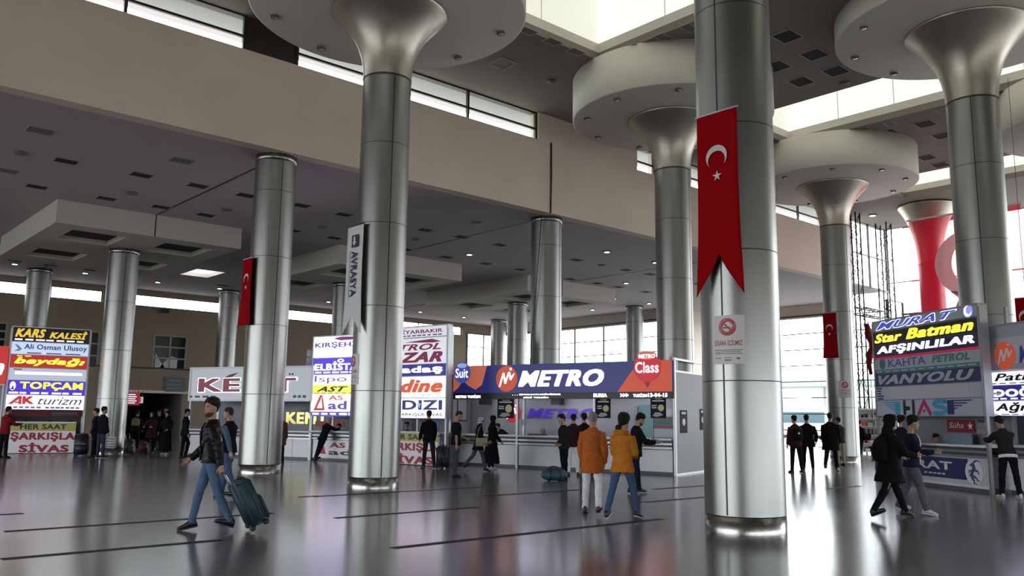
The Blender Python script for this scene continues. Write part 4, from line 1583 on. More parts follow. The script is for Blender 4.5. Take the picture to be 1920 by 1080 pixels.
b.plate([(u_, q[2] + .06 * h_), (u_ + .30, q[2] + .95 * h_), (u_ + .42, q[2] + .95 * h_), (u_ + .17, q[2] + .2 * h_), (u_ + .5, q[2] + .2 * h_), (u_ + .56, q[2] + .06 * h_)], -.056, .005)
b.plate([(u_ + .42, q[2] + .95 * h_), (u_ + .56, q[2] + .06 * h_), (u_ + .46, q[2] + .06 * h_), (u_ + .38, q[2] + .72 * h_)], -.0565, .005)
b.build('sign_triangle', INK_RED, p)
p, q = P[5]
fine(p, q, (.03, .97, .25, .75), -.05, LIT_TXTW, 6, 9)
MB().box(ua0, ua1, 1.2, 1.25, 0, FA.at(590, 700)[1]).build('rear_wall', mat('booth_rear_dim', (.17, .18, .21), .6), ba)
g = FA.rect(592, 790, 646, 800, 1.2)
MB().box(g[0], g[1], 1.17, 1.2, g[2], g[3]).build('red_board', mat('board_red_brown', (.30, .06, .04), .5), ba)

# ---- grey booth with maroon lettering behind the second column
FK = Face(atz(350, 854), atz(583, 862.5))
bk = FK.root('ticket_booth', 'grey booth with maroon letters on its header behind the pennant column')
ztk = FK.at(560, 808)[1]
uk0, uk1 = FK.at(352, 840)[0], FK.at(582, 840)[0]
counter(bk, uk0, uk1, ztk, .55, [FK.at(440, 840)[0], FK.at(548, 840)[0]], rails=True, zp=ztk - .30)
zk0, zk1 = FK.at(470, 750)[1], FK.at(470, 690)[1]
M_HG = em('header_grey_white', (.50, .53, .58), .22)
hk = MB().box(uk0, uk1, -.08, .25, zk0, zk1).build('header_sign', M_HG, bk)
b = MB()
for (a, c, d, e) in ((uk0 - .05, uk0 + .03, zk0 - .05, zk1 + .05), (uk1 - .03, uk1 + .05, zk0 - .05, zk1 + .05), (uk0, uk1, zk1 - .02, zk1 + .05), (uk0, uk1, zk0 - .05, zk0 + .02)):
    b.box(a, c, -.12, .25, d, e)
b.build('header_frame', M_WHITE, hk)
k0, k1 = FK.at(375, 723)[0], FK.at(556, 723)[0]
hh = zk1 - zk0
letters('lettering', hk, 'KENT', k0 - .03, k1 + .10, zk0 + .23 * hh, zk0 + .70 * hh, -.086, LIT_TXTW, .06)
letters('lettering', hk, 'KENT', k0, k1 + .04, zk0 + .25 * hh, zk0 + .68 * hh, -.094, em('kent_maroon', (.17, .012, .03), .3), .04)
MB().plate([(FK.at(421, 710)[0], zk0 + .68 * hh), (FK.at(434, 706)[0], zk0 + .80 * hh), (FK.at(450, 702)[0], zk0 + .86 * hh), (FK.at(438, 709)[0], zk0 + .72 * hh)], -.086, .004).build('header_stroke', INK_BLACK, hk)
dashes('small_print', hk, FK.at(354, 740)[0], FK.at(413, 740)[0], zk0 + .07 * hh, zk0 + .13 * hh, -.084, INK_BLACK, 4, 4)
dashes('small_print', hk, FK.at(552, 743)[0], FK.at(579, 743)[0], zk0 + .07 * hh, zk0 + .15 * hh, -.084, INK_BLACK, 3, 4)
dashes('small_print', hk, FK.at(544, 704)[0], FK.at(555, 704)[0], zk0 + .76 * hh, zk0 + .82 * hh, -.084, INK_BLACK, 2, 4)
for (u, y) in ((uk0, 0), (uk1, 0), (uk0, 1.6), (uk1, 1.6)):
    post(bk, u, y, 0, zk1, .08, M_WHITE)
MB().box(uk0, uk1, 1.6, 1.65, 0, zk0 + .1).build('rear_wall', mat('booth_rear_grey', (.24, .25, .28), .6), bk)
MB().box(uk0, uk1, .0, 1.6, zk0 + .1, zk0 + .14).build('roof_panel', M_GREYPAN, bk)
a4 = FK.rect(536, 773, 614, 795, 1.55)
letters('wall_lettering', bk, 'KENT', a4[0], a4[1], a4[2], a4[3], 1.56, mat('brass_letters', (.60, .50, .18), .3, .6, emit=.12), .05)
MB().plate([(a4[0] + .55, a4[3] + .02), (a4[0] + 1.1, a4[3] + .18), (a4[0] + 1.5, a4[3] + .30), (a4[0] + 1.2, a4[3] + .10), (a4[0] + .9, a4[3] + .02)], 1.56, .01).build('wall_emblem', INK_BLACK, bk)

# ---- tall stack of lit signs at the far left
FL = Face(atz(5, 851), atz(150, 850))
bl = FL.root('ticket_booth', 'leftmost booth with a tall stack of six lit signs above a red lettered counter')
ul0, ul1 = FL.at(17, 700)[0], FL.at(162, 700)[0]
zlc = FL.at(75, 793)[1]
red_counter(FL, bl, FL.at(10, 840)[0], FL.at(139, 840)[0], zlc, 0)
for (u, y) in ((ul0 - .06, .3), (ul1 + .04, .0), (ul0, 1.5), (ul1, 1.5)):
    post(bl, u, y, 0, FL.at(90, 617)[1], .08, M_WHITE)
P = stack(FL, bl, ul0, ul1, [(616, 642, 95, LIT_BLACK, 'sign_panel'), (643, 666, 92, em('lit_pale_blue', (.55, .64, .82), .55), 'sign_panel'), (667, 690, 90, LIT_RED, 'sign_panel'), (691, 714, 88, em('lit_pale_blank', (.52, .56, .66), .42), 'sign_panel'), (714, 741, 86, LIT_BLUE, 'sign_panel'), (741, 768, 84, LIT_WHITE, 'sign_panel')], m_frame=M_WHITE)
p, q = P[0]
gold = em('lit_gold', (.72, .50, .06), .6)
write(p, q, (.03, .42, .28, .92), 'KARS', -.05, gold, .045, .3)
write(p, q, (.47, .97, .28, .90), 'KALESİ', -.05, gold, .045, .3)
fine(p, q, (.03, .97, .06, .16), -.05, LIT_TXTW, 7, 11)
p, q = P[1]
write(p, q, (.16, .98, .30, .85), 'Ali Osman Ulusoy', -.05, INK_NAVY, .02)
fine(p, q, (.2, .95, .06, .15), -.05, INK_NAVY, 3, 12)
MB().plate([(q[0] + .03 * 2.6, q[2] + .1), (q[0] + .28, q[2] + .12), (q[0] + .36, q[2] + .2), (q[0] + .2, q[2] + .36), (q[0] + .1, q[2] + .38), (q[0] + .24, q[2] + .2)], -.056, .004).build('sign_emblem', em('steel_blue', (.1, .22, .36), .4), p)
p, q = P[2]
write(p, q, (.05, .97, .12, .86), 'beydağı', -.05, LIT_YEL, .045, .3)
fine(p, q, (.08, .28, .88, .96), -.05, LIT_YEL, 2, 13)
p, q = P[3]
fine(p, q, (.05, .22, .84, .92), -.05, INK_MAROON, 1, 14)
MB().box(q[0] + .2, q[1] - .15, -.054, -.05, q[2] + .22, q[2] + .33).build('light_streak', em('tube_glow', (.8, .86, 1), .9), p)
p, q = P[4]
write(p, q, (.15, .97, .30, .92), 'TOPÇAM', -.05, LIT_LEMON, .04)
fine(p, q, (.02, .98, .06, .18), -.05, LIT_TXTW, 7, 15)
MB().disc(q[0] + .17, q[2] + .6 * (q[3] - q[2]), .1, .17, -.056, .005, 20).build('sign_oval', LIT_TXTW, p)
MB().plate([(q[0] + .11, q[2] + .19), (q[0] + .23, q[2] + .19), (q[0] + .17, q[2] + .38)], -.062, .004).build('sign_tree', mat('tree_green', (.03, .2, .12), .5), p)
p, q = P[5]
h_ = q[3] - q[2]
write(p, q, (.20, .35, .36, .92), 'K', -.05, INK_RED, .05)
b = MB()
b.plate([(q[0] + .06, q[2] + .34 * h_), (q[0] + .40, q[2] + .93 * h_), (q[0] + .52, q[2] + .93 * h_), (q[0] + .52, q[2] + .34 * h_), (q[0] + .42, q[2] + .34 * h_), (q[0] + .42, q[2] + .70 * h_), (q[0] + .20, q[2] + .34 * h_)], -.056, .005)
b.plate([(q[0] + .26, q[2] + .42 * h_), (q[0] + .52, q[2] + .42 * h_), (q[0] + .52, q[2] + .52 * h_), (q[0] + .32, q[2] + .52 * h_)], -.0565, .005)
b.build('sign_letter', INK_RED, p)
write(p, q, (.40, .97, .34, .88), 'turizm', -.05, INK_BLACK, .0, .35)
fine(p, q, (.02, .46, .06, .20), -.05, em('grey_blue_strip', (.2, .2, .3), .3), 6, 16)
fine(p, q, (.5, .96, .06, .20), -.05, em('grey_blue_strip', (.2, .2, .3), .3), 7, 17)
bz = P[5][1][2]
MB().box(ul0, ul1, 1.5, 1.55, 0, bz + .4).build('rear_wall', mat('booth_rear_dark', (.05, .045, .05), .6), bl)
MB().box(ul0, ul1, 1.42, 1.5, zlc + .25, zlc + .48).build('red_shelf', mat('board_maroon', (.20, .02, .04), .5), bl)
g = FL.rect(97, 772, 145, 778, .2)
MB().box(g[0], g[1], .2, .23, g[2], g[3]).build('hanging_plate', mat('dark_plate', (.05, .07, .07), .5), bl)
# red neighbour sign cut off by the left edge
rd = thing('sign_board', 'red lit sign board cut off at the left edge, white script letter', 'sign', FL.o + FL.u * (ul0 - .10), FL.ang)
zr0, zr1 = FL.at(8, 720)[1], FL.at(8, 649)[1]
MB().box(-2.6, 0, -.05, .15, zr0, zr1).build('panel', em('neighbour_red', (.50, .035, .03), .5), rd)
letters('lettering', rd, 'n', -.5, -.08, zr0 + .35, zr0 + .80, -.056, LIT_TXTW, .05, .3)
MB().box(-2.6, 0, -.03, .12, zr0 - .06, zr0).build('rail', M_WHITE, rd)
MB().box(-.08, -.02, .02, .1, 0, zr0).build('post', M_WHITE, rd)
MB().box(-2.55, -2.49, .02, .1, 0, zr0).build('post', M_WHITE, rd)
MB().box(-2.5, -.1, .4, .45, 0, zr0).build('rear_panel', mat('violet_grey', (.36, .33, .42), .6), rd)

# ---- stacked signs on the right
FT = Face(atz(1640, 899.5), atz(1857, 926))
bm_ = FT.root('ticket_booth', 'booth with seven stacked signs over a counter with a blue lettered panel')
ut0, ut1 = FT.at(1644, 690)[0], FT.at(1842, 690)[0]
ztt = FT.at(1790, 833)[1]
utr = FT.at(1855, 880)[0]
counter(bm_, .02, utr, ztt, .55, [], rails=True, zp=ztt - .31)
cb4 = (.1, utr - .08, .16, ztt - .33)
cb = MB().box(cb4[0], cb4[1], -.025, 0, cb4[2], cb4[3]).build('counter_sign', mat('counter_white2', (.58, .60, .68), .4), bm_)
nv = FT.at(1815, 885)[0]
MB().plate([(cb4[0], cb4[2] + .10), (nv - .02, cb4[2] + .10), (nv + .05, cb4[3]), (cb4[0], cb4[3])], -.031, .006).build('navy_field', DULL_NAVY, cb)
m0, m1 = FT.at(1683, 882)[0], FT.at(1788, 882)[0]
letters('lettering', cb, 'MURAT', m0 - .25, m1, cb4[2] + .30, cb4[3] - .10, -.036, M_WHITE, .03)
dashes('small_print', cb, FT.at(1736, 897)[0], FT.at(1778, 897)[0], cb4[2] + .18, cb4[2] + .215, -.034, M_WHITE, 5, 21)
gx, gz = FT.at(1829, 884)
gz = (cb4[2] + cb4[3]) / 2
MB().disc(gx, gz, .30, .30, -.04, .008, 40).build('roundel', M_WHITE, cb)
# rearing goat emblem: body, legs, swept horn
go = MB()
for poly in ([(-.02, -.02), (.06, .05), (.05, .12), (-.03, .10), (-.09, .02), (-.10, -.10), (-.03, -.14)], [(-.03, .10), (.05, .12), (.02, .19), (-.06, .20), (-.13, .14), (-.08, .13)], [(-.02, .18), (.02, .19), (.10, .24), (.22, .22), (.10, .27), (.0, .24)],
             [(-.05, .02), (-.14, .05), (-.17, -.03), (-.15, -.035), (-.125, .02), (-.06, -.02)], [(.05, .06), (.0, .0), (-.10, -.02), (-.155, -.09), (-.13, -.10), (-.08, -.05)], [(-.10, -.08), (-.03, -.14), (.02, -.17), (.0, -.22), (.08, -.245), (.08, -.26), (-.03, -.25), (-.03, -.19), (-.09, -.15)],
             [(-.03, -.12), (.06, -.14), (.10, -.19), (.17, -.20), (.17, -.185), (.12, -.17), (.08, -.11), (.0, -.06)], [(.04, .0), (.10, .02), (.14, -.05), (.16, -.04), (.12, .05), (.06, .06)]):
    go.plate([(gx + a_ * 1.08, gz + c_ * 1.08) for a_, c_ in poly], -.047, .006)
go.build('goat_emblem', mat('emblem_navy', (.05, .08, .25), .4), cb)
P = stack(FT, bm_, ut0, ut1, [(588, 608, 1738, DULL_GREY, 'sign_panel'), (609, 635, 1740, LIT_BLACK, 'sign_panel'), (635, 660, 1741, em('sign_dark_navy', (.012, .012, .06), .1), 'sign_panel'), (664, 694, 1742, mat('sign_pale_grey', (.40, .43, .46), .4), 'sign_panel'), (694, 720, 1744, DULL_NAVY, 'sign_panel'), (721, 748, 1745, DULL_GREY, 'sign_panel'), (749, 780, 1746, DULL_GREY, 'sign_panel')])
p, q = P[0]
write(p, q, (.03, .84, .08, .95), 'MURAT', -.05, LIT_TXTW, .05, .45)
letters('lettering', p, 'MURAT', *[(a + .03 if i < 2 else a) for i, a in enumerate(fit(q, .03, .83, .12, .90))], -.064, em('murat_blue', (.06, .10, .55), .4), .03, .45)
MB().disc(q[0] + .93 * (q[1] - q[0]), q[2] + .55 * (q[3] - q[2]), .16, .16, -.056, .005, 28).build('roundel', em('roundel_violet', (.3, .34, .8), .5), p)
MB().plate(crescent(q[0] + .93 * (q[1] - q[0]), q[2] + .55 * (q[3] - q[2]), .13, 0, rot=.6), -.062, .004).build('roundel_mark', LIT_TXTW, p)
p, q = P[1]
write(p, q, (.01, .31, .12, .86), 'Star', -.05, LIT_YEL, .05, .3)
write(p, q, (.35, .97, .12, .95), 'Batman', -.05, LIT_YEL, .05, .3)
p, q = P[2]
write(p, q, (.03, .97, .10, .90), 'AFŞINLILAR', -.05, LIT_TXTW, .05, .15)
MB().box(q[0], q[1], -.06, .0, FT.at(1742, 664)[1] + .0, FT.at(1742, 660)[1] - .0).build('red_strip', em('strip_red', (.45, .01, .05), .3), p)
p, q = P[3]
write(p, q, (.15, .53, .38, .92), 'KAHTA', -.05, INK_NAVY, .005)
write(p, q, (.59, .92, .42, .90), 'PETROL', -.05, mat('petrol_green', (.04, .24, .20), .4), .035, .2)
MB().disc(q[0] + .085 * (q[1] - q[0]), q[2] + .66 * (q[3] - q[2]), .13, .15, -.056, .004, 22).build('sign_roundel', INK_TEAL, p)
t4 = fit(q, 0, 1, 0, .24)
MB().box(t4[0], t4[1], -.056, -.05, t4[2], t4[3]).build('teal_strip', mat('strip_teal', (.05, .22, .24), .4), p)
dashes('small_print', p, q[0] + .1, q[1] - .05, q[2] + .07 * (q[3] - q[2]), q[2] + .15 * (q[3] - q[2]), -.06, mat('print_pale', (.4, .5, .5), .4), 11, 31)
p, q = P[4]
write(p, q, (.03, .95, .12, .88), 'VANYOLU', -.05, mat('letter_pale', (.42, .44, .50), .4), .045, .35)
p, q = P[5]
e4 = fit(q, .14, .90, .04, .96)
MB().box(e4[0], e4[1], -.058, -.05, e4[2], e4[3]).build('blank_plate', mat('plate_pale', (.50, .49, .54), .4), p)
for k in range(5):
    z = q[3] - (q[3] - q[2]) * (k + .5) / 5
    MB().box(q[0] + .04, q[0] + .04 + (.23, .18, .19, .30, .27)[k], -.056, -.05, z - .018, z + .018).build('small_print', INK_BLACK, p)
p, q = P[6]
h_ = q[3] - q[2]
w_ = q[1] - q[0]
X = lambda a: q[0] + a * w_
Z = lambda a: q[2] + a * h_


def stroke(pts, r, name, m, yy=-.056):
    b = MB()
    for i in range(len(pts) - 1):
        (xa, za), (xb, zb) = pts[i], pts[i + 1]
        d = Vector((xb - xa, zb - za))
        n = Vector((-d.y, d.x)).normalized() * r
        b.plate([(xa + n.x, za + n.y), (xa - n.x, za - n.y), (xb - n.x, zb - n.y), (xb + n.x, zb + n.y)], yy - .0004 * i, .004)
    for k, (xa, za) in enumerate(pts):
        b.disc(xa, za, r, r, yy - .0002 * k, .004, 14)
    return b.build(name, m, p)


rr = .055
stroke([(X(.295), Z(.14)), (X(.295), Z(.90))], rr, 'letter_h', INK_BLACK)
stroke([(X(.385), Z(.14)), (X(.385), Z(.90))], rr, 'letter_h', INK_BLACK)
stroke([(X(.30), Z(.48)), (X(.34), Z(.48))], rr, 'letter_h', INK_BLACK)
stroke([(X(.435), Z(.13)), (X(.49), Z(.90)), (X(.545), Z(.13))], rr, 'letter_a', mat('crimson_ink', (.45, .02, .14), .4))
MB().disc(X(.49), Z(.30), .045, .045, -.062, .004, 16).build('letter_a', INK_MAROON, p)
stroke([(X(.685), Z(.88)), (X(.60), Z(.88)), (X(.58), Z(.70)), (X(.61), Z(.58)), (X(.67), Z(.50)), (X(.69), Z(.34)), (X(.66), Z(.15)), (X(.58), Z(.14))], rr, 'letter_s', INK_CYAN)
b = MB()
for k in range(6):
    z1_ = .92 - k * .145
    b.plate([(X(.06 + .028 * k), Z(z1_)), (X(.25), Z(z1_)), (X(.25), Z(z1_ - .075)), (X(.06 + .028 * k + .02), Z(z1_ - .075))][::-1], -.056, .004)
b.plate([(X(.20), Z(.06)), (X(.25), Z(.06)), (X(.25), Z(.92)), (X(.20), Z(.92))], -.0565, .004)
b.build('left_wing', INK_CYAN, p)
b = MB()
for k in range(6):
    z1_ = .95 - k * .155
    b.plate([(X(.70), Z(z1_)), (X(.92 - .04 * k), Z(z1_)), (X(.90 - .04 * k), Z(z1_ - .08)), (X(.70), Z(z1_ - .08))][::-1], -.052, .004)
b.plate([(X(.70), Z(.07)), (X(.76), Z(.07)), (X(.76), Z(.95)), (X(.70), Z(.95))], -.0525, .004)
b.build('right_wing', mat('wing_navy', (.02, .025, .14), .4), p)
for (u, y) in ((ut0 - .06, .0), (utr + .04, .0), (ut0, .75), (utr, .75)):
    post(bm_, u, y, 0, FT.at(1742, 590)[1], .075)
post(bm_, FT.at(1653, 800)[0], .1, 0, FT.at(1653, 783)[1], .05)
bz = P[6][1][2]
MB().box(ut0, utr, .75, .8, 0, bz + .5).build('rear_wall', mat('booth_rear_mid', (.20, .21, .24), .6), bm_)
MB().box(ut0, utr, .1, .75, bz + .5, bz + .54).build('roof_panel', M_GREYPAN, bm_)
g = FT.rect(1777, 787, 1828, 810, .74)
rb = MB().box(g[0], g[1], .72, .75, g[2], g[3]).build('red_board', mat('board_red', (.26, .02, .02), .5), bm_)
letters('lettering', rb, 'Süha', g[0] + .08, g[0] + .62 * (g[1] - g[0]), g[2] + .1, g[3] - .07, .714, M_WHITE, 0, .3)
stroke_ = MB().plate(star(g[1] - .14, (g[2] + g[3]) / 2, .1, PI / 2), .714, .004).build('board_star', M_WHITE, rb)
for (py0, py1, cl) in ((787, 792, .06), (793, 802, .30), (804, 814, .34), (816, 822, .25)):
    g = FT.rect(1834, py0, 1851, py1, .74)
    MB().box(g[0], g[1], .72, .75, g[2], g[3]).build('small_notice', mat('notice_grey%d' % py0, (cl, cl * .9, cl * .92), .5), bm_)
g = FT.rect(1772, 812, 1826, 832, .5)
MB().box(g[0], g[1], .44, .47, g[2], g[2] + .26).build('counter_goods', mat('goods_blue_grey', (.20, .26, .33), .4), bm_)

# ---- booth at the right edge
FR = Face(atz(1863, 922.5), atz(1925, 929.5))
br = FR.root('ticket_booth', 'booth cut off by the right edge, orange round emblem over white signs')
ztr = FR.at(1890, 834)[1]
counter(br, .02, 2.9, ztr, .5, [1.5], rails=True, zp=ztr - .3)
ur0 = FR.at(1848, 690)[0]
P = stack(FR, br, ur0, ur0 + 2.9, [(610, 695, 1880, mat('header_grey', (.40, .42, .50), .45), 'sign_panel'), (697, 722, 1885, LIT_WHITE, 'sign_panel'), (722, 751, 1885, LIT_NAVY, 'sign_panel'), (752, 779, 1886, LIT_VIOLET, 'sign_panel')])
p, q = P[0]
lc = FR.at(1888, 667)
MB().box(lc[0] - .42, lc[0] + 1.6, -.056, -.05, q[2] + .14, q[3] - .3).build('plate', mat('plate_white', (.55, .55, .62), .4), p)
brush_logo(p, lc[0], lc[1], .33, -.062, em('emblem_orange', (.60, .10, .05), .25), M_WHITE)
letters('lettering', p, 'METRO', lc[0] + .42, lc[0] + 1.55, lc[1] - .2, lc[1] + .2, -.062, em('ink_navy2', (.03, .04, .2), .2), .04, .2)
pr_ = lambda px, py: (FR.at(px, py)[0] - ur0) / 2.9
p, q = P[1]
write(p, q, (pr_(1868, 710), pr_(1868, 710) + .60, .28, .90), 'Patnos', -.05, INK_BLACK, .03, .3)
fine(p, q, (.05, .9, .06, .14), -.05, INK_BLACK, 8, 41)
p, q = P[2]
write(p, q, (pr_(1867, 737), pr_(1867, 737) + .50, .22, .90), 'DOĞU', -.05, LIT_TXTW, .045)
fine(p, q, (.05, .9, .05, .14), -.05, LIT_TXTW, 8, 42)
p, q = P[3]
write(p, q, (pr_(1870, 765), pr_(1870, 765) + .38, .14, .92), 'Ağrı', -.05, INK_BLACK, .04, .25)
fine(p, q, (.05, .9, .02, .09), -.05, INK_NAVY, 8, 43)
post(br, ur0 - .06, .03, 0, FR.at(1848, 700)[1], .08)
post(br, ur0 + 2.95, .03, 0, FR.at(1848, 620)[1], .08)
MB().box(ur0, ur0 + 2.9, .75, .8, 0, P[3][1][2] + .4).build('rear_wall', mat('booth_rear_mid', (.20, .21, .24), .6), br)
g = FR.rect(1866, 785, 1900, 828, .45)
MB().box(g[0], g[1], .40, .45, ztr, g[3]).build('screen', mat('screen_dark', (.03, .045, .06), .2), br)

# ================================================================== far things
# kiosk shelf by the glazed corner
q = atz(1622, 852)
sh = thing('shelf_unit', 'pale open shelf unit stocked with goods near the glazed corner', 'shelf', (q.x, q.y, 0), R(-38))
SW, SH = 2.6, 2.3
for x in (-SW / 2, SW / 2):
    MB().box(x - .03, x + .03, -.25, .25, 0, SH).build('side_panel', M_SHELF, sh)
for k in range(6):
    z = .12 + k * .42
    MB().box(-SW / 2 + .03, SW / 2 - .03, -.25, .25, z, z + .03).build('shelf', M_SHELF, sh)
MB().box(-SW / 2 + .03, SW / 2 - .03, .23, .25, .12, SH).build('back_panel', M_SHELF, sh)
rnd = random.Random(3)
words_ = ['small dark box', 'pale carton', 'brown carton', 'red box', 'grey box']
cols_ = [(.03, .03, .035), (.5, .48, .45), (.25, .16, .1), (.3, .03, .03), (.22, .23, .25)]
ca, sa = math.cos(R(-38)), math.sin(R(-38))
for k in range(5):
    x = -SW / 2 + .1
    while x < SW / 2 - .35:
        w_ = rnd.uniform(.14, .3)
        h_ = rnd.uniform(.12, .3)
        i = rnd.randrange(5)
        o = MB().box(-w_ / 2, w_ / 2, -.16, .16, 0, h_).build('goods_box', mat('goods%d' % i, cols_[i], .5))
        xc = x + w_ / 2
        o.location = (q.x + xc * ca, q.y + xc * sa, .15 + k * .42)
        o.rotation_euler = (0, 0, R(-38))
        tag(o, words_[i] + ' of goods standing on the pale shelf unit by the glazed corner', 'box', words_[i] + ' goods on the shelf unit')
        x += w_ + rnd.uniform(.02, .12)
# red cloth figure-sized flag stand beside the shelf
q2 = atz(1631, 846)
r = thing('feather_banner', 'slim red hanging banner beside the pale shelf unit', 'banner', (q2.x - .8, q2.y - .8, 0), R(-41))
MB().tube([(0, 0, 0), (0, 0, 2.2)], .02, 8).build('pole', M_ALU, r)
MB().lathe([(.2, 0), (.2, .03), (.03, .05)], 16).build('base', M_BLACK, r)
b = MB()
b.rings([[(.14 + w_ * math.cos(a), .05 * math.sin(a), z) for a in [2 * PI * k / 12 for k in range(12)]] for (w_, z) in ((.10, .6), (.17, 1.0), (.16, 1.5), (.12, 1.95), (.06, 2.15))])
b.build('cloth', mat('banner_red', (.35, .02, .03), .7), r)

# corridor signs at the back left
g0, g1 = aty(233, 735, YB - .4), aty(261, 760, YB - .4)
r = thing('hanging_sign', 'red sign board with white lines of print at the dark doorway', 'sign', ((g0.x + g1.x) / 2, YB - .4, g1.z), 0)
w_, h_ = g1.x - g0.x, g0.z - g1.z
MB().box(-w_ / 2, w_ / 2, 0, .08, 0, h_).build('panel', em('door_sign_red', (.35, .01, .04), .3), r)
for k in range(5):
    MB().box(-w_ * .3 + .05 * (k % 2), w_ * (.3 if k % 2 else .22), -.006, 0, h_ * (.15 + .16 * k), h_ * (.20 + .16 * k)).build('print_line', LIT_TXTW, r)
for x in (-w_ / 2 + .1, w_ / 2 - .1):
    MB().box(x - .015, x + .015, .02, .05, h_, dz - g1.z + .1).build('hanger', M_FRAME, r)
g0, g1 = aty(258, 744, YB - .3), aty(268, 756, YB - .3)
r = thing('wall_sign', 'small pale sign with red figure beside the red board at the dark doorway', 'sign', ((g0.x + g1.x) / 2, YB - .3, g1.z), 0)
w_, h_ = g1.x - g0.x, g0.z - g1.z
MB().box(-w_ / 2, w_ / 2, 0, .06, 0, h_).build('panel', em('pale_sign', (.6, .55, .55), .4), r)
MB().box(-w_ * .3, w_ * .1, -.006, 0, h_ * .12, h_ * .88).build('figure', INK_RED, r)
for x in (-w_ / 2 + .05, w_ / 2 - .05):
    MB().box(x - .015, x + .015, .02, .05, h_, dz - g1.z + .1).build('hanger', M_FRAME, r)
g0, g1 = aty(311, 706, YB - .1), aty(346, 735, YB - .1)
r = thing('wall_sign', 'grey plate with faint lines on the back wall above the dark doorway', 'sign', ((g0.x + g1.x) / 2, YB - .1, g1.z), 0)
w_, h_ = g1.x - g0.x, g0.z - g1.z
MB().box(-w_ / 2, w_ / 2, 0, .1, 0, h_).build('panel', mat('plate_slate', (.13, .15, .17), .5), r)
for k in range(3):
    MB().box(-w_ * .35, w_ * .3, -.006, 0, h_ * (.2 + .25 * k), h_ * (.26 + .25 * k)).build('print_line', mat('plate_line', (.25, .27, .28), .5), r)
# small wall speaker
g0 = aty(308, 583, YB - .2)
r = thing('wall_speaker', 'small dark speaker high on the back wall below the ribbon window', 'speaker', (g0.x, YB - .2, g0.z))
MB().box(-.28, .28, -.1, .1, -.13, .13).build('body', M_BLACK, r)
MB().box(-.04, .04, .1, .2, -.04, .04).build('bracket', M_BLACK, r)

# outside, seen washed out through the glazing
struct(MB().box(-150, 260, -160, 260, -.45, -.22).build('ground_outside', mat('pale_asphalt', (.34, .34, .34), .8)))
M_BUSW = mat('bus_white', (.62, .65, .68), .35)
M_BUSG = mat('bus_glass', (.10, .16, .19), .1)


def bus(label, x, y, rz, col):
    r = thing('coach_bus', label, 'bus', (x, y, -.22), rz)
    b = MB()
    prof = [(-6, .45), (-6, 2.9), (-5.8, 3.3), (5.5, 3.3), (6, 2.9), (6.15, 1.4), (6.1, .45)]
    b.plate(prof, -1.25, 2.5)
    b.build('body', col, r)
    for sy in (-1.27, 1.27):
        MB().box(-5.6, 5.3, sy - .01, sy + .01, 1.7, 2.8).build('side_window', M_BUSG, r)
    MB().box(6.08, 6.16, -1.1, 1.1, 1.5, 2.8).build('windscreen', M_BUSG, r)
    for wx in (-3.6, 4.0):
        for sy in (-1.05, 1.05):
            w = MB().lathe([(.48, -.15), (.5, -.1), (.5, .1), (.48, .15)], 20)
            w.v = [(wx + v[0], sy + v[2], .5 + v[1]) for v in w.v]
            w.build('wheel', M_BLACK, r)
    return r


q = aty(1500, 770, 60)
bus('white coach parked outside beyond the side glazing', 82, 49, R(100), M_BUSW)
bus('pale coach outside behind the white one, beyond the side glazing', 88, 56, R(100), mat('bus_pale', (.45, .52, .56), .35))
r = thing('platform_canopy', 'pale teal canopy over the platforms outside the side glazing', 'canopy', (74, 44, -.22), R(95))
MB().box(-22, 22, -3, 3, 5.0, 5.5).build('roof', mat('canopy_teal', (.34, .46, .48), .6), r)
for k in range(6):
    MB().box(-20 + 8 * k - .12, -20 + 8 * k + .12, -.12, .12, 0, 5.0).build('post', M_ALU, r)
r = thing('tree_row', 'hazy grey green hill of trees far outside the side glazing', 'hill', (160, 90, -.22), R(120))
b = MB()
for k in range(24):
    b.ball((-70 + k * 6 + random.uniform(-2, 2), random.uniform(-4, 4), 2), 5 + random.uniform(-1, 2), 5, 6 + random.uniform(-2, 2), 10, 6)
b.build('foliage', mat('hazy_green', (.22, .27, .25), .9), r)

# ================================================================== people
SKIN = {'light': (.42, .24, .17), 'tan': (.34, .19, .13), 'dark': (.26, .14, .095)}
HAIR = {'black': (.010, .009, .009), 'brown': (.03, .02, .014), 'grey': (.22, .21, .20)}
PN = [0]


def lerp(a, b, t):
    return a + (b - a) * t


def cloth_mat(name, col, rough=.8):
    return mat('cloth_' + name, col, .9, var=.12, vscale=14, bump=.12, bscale=60, spec=.08)


CL = {
    'leather': mat('black_leather', (.008, .007, .007), .42, var=.06, vscale=9, bump=.1, bscale=22, spec=.12),
    'jeans': cloth_mat('jeans', (.075, .12, .20)), 'jeans_mid': cloth_mat('jeans_mid', (.055, .09, .17)), 'jeans_dark': cloth_mat('jeans_dark', (.03, .04, .07)),
    'rust': cloth_mat('rust', (.40, .105, .025)), 'mustard': cloth_mat('mustard', (.44, .155, .022)), 'white': cloth_mat('white', (.68, .68, .72)),
    'black': cloth_mat('black', (.008, .008, .009)), 'charcoal': cloth_mat('charcoal', (.020, .018, .018)), 'navy': cloth_mat('navy', (.012, .015, .028)),
    'grey': cloth_mat('grey', (.10, .10, .115)), 'slate': cloth_mat('slate', (.05, .06, .075)), 'blue_grey': cloth_mat('blue_grey', (.07, .10, .15)),
    'brown': cloth_mat('brown', (.09, .045, .035)), 'maroon': cloth_mat('maroon', (.10, .012, .02)), 'dk_maroon': cloth_mat('dk_maroon', (.035, .012, .016)), 'beige': cloth_mat('beige', (.30, .25, .17)), 'red': cloth_mat('red', (.17, .012, .018)),
}
M_SHOE = mat('shoe_black', (.012, .012, .013), .45)
M_SHOEB = mat('shoe_brown', (.06, .02, .012), .45)
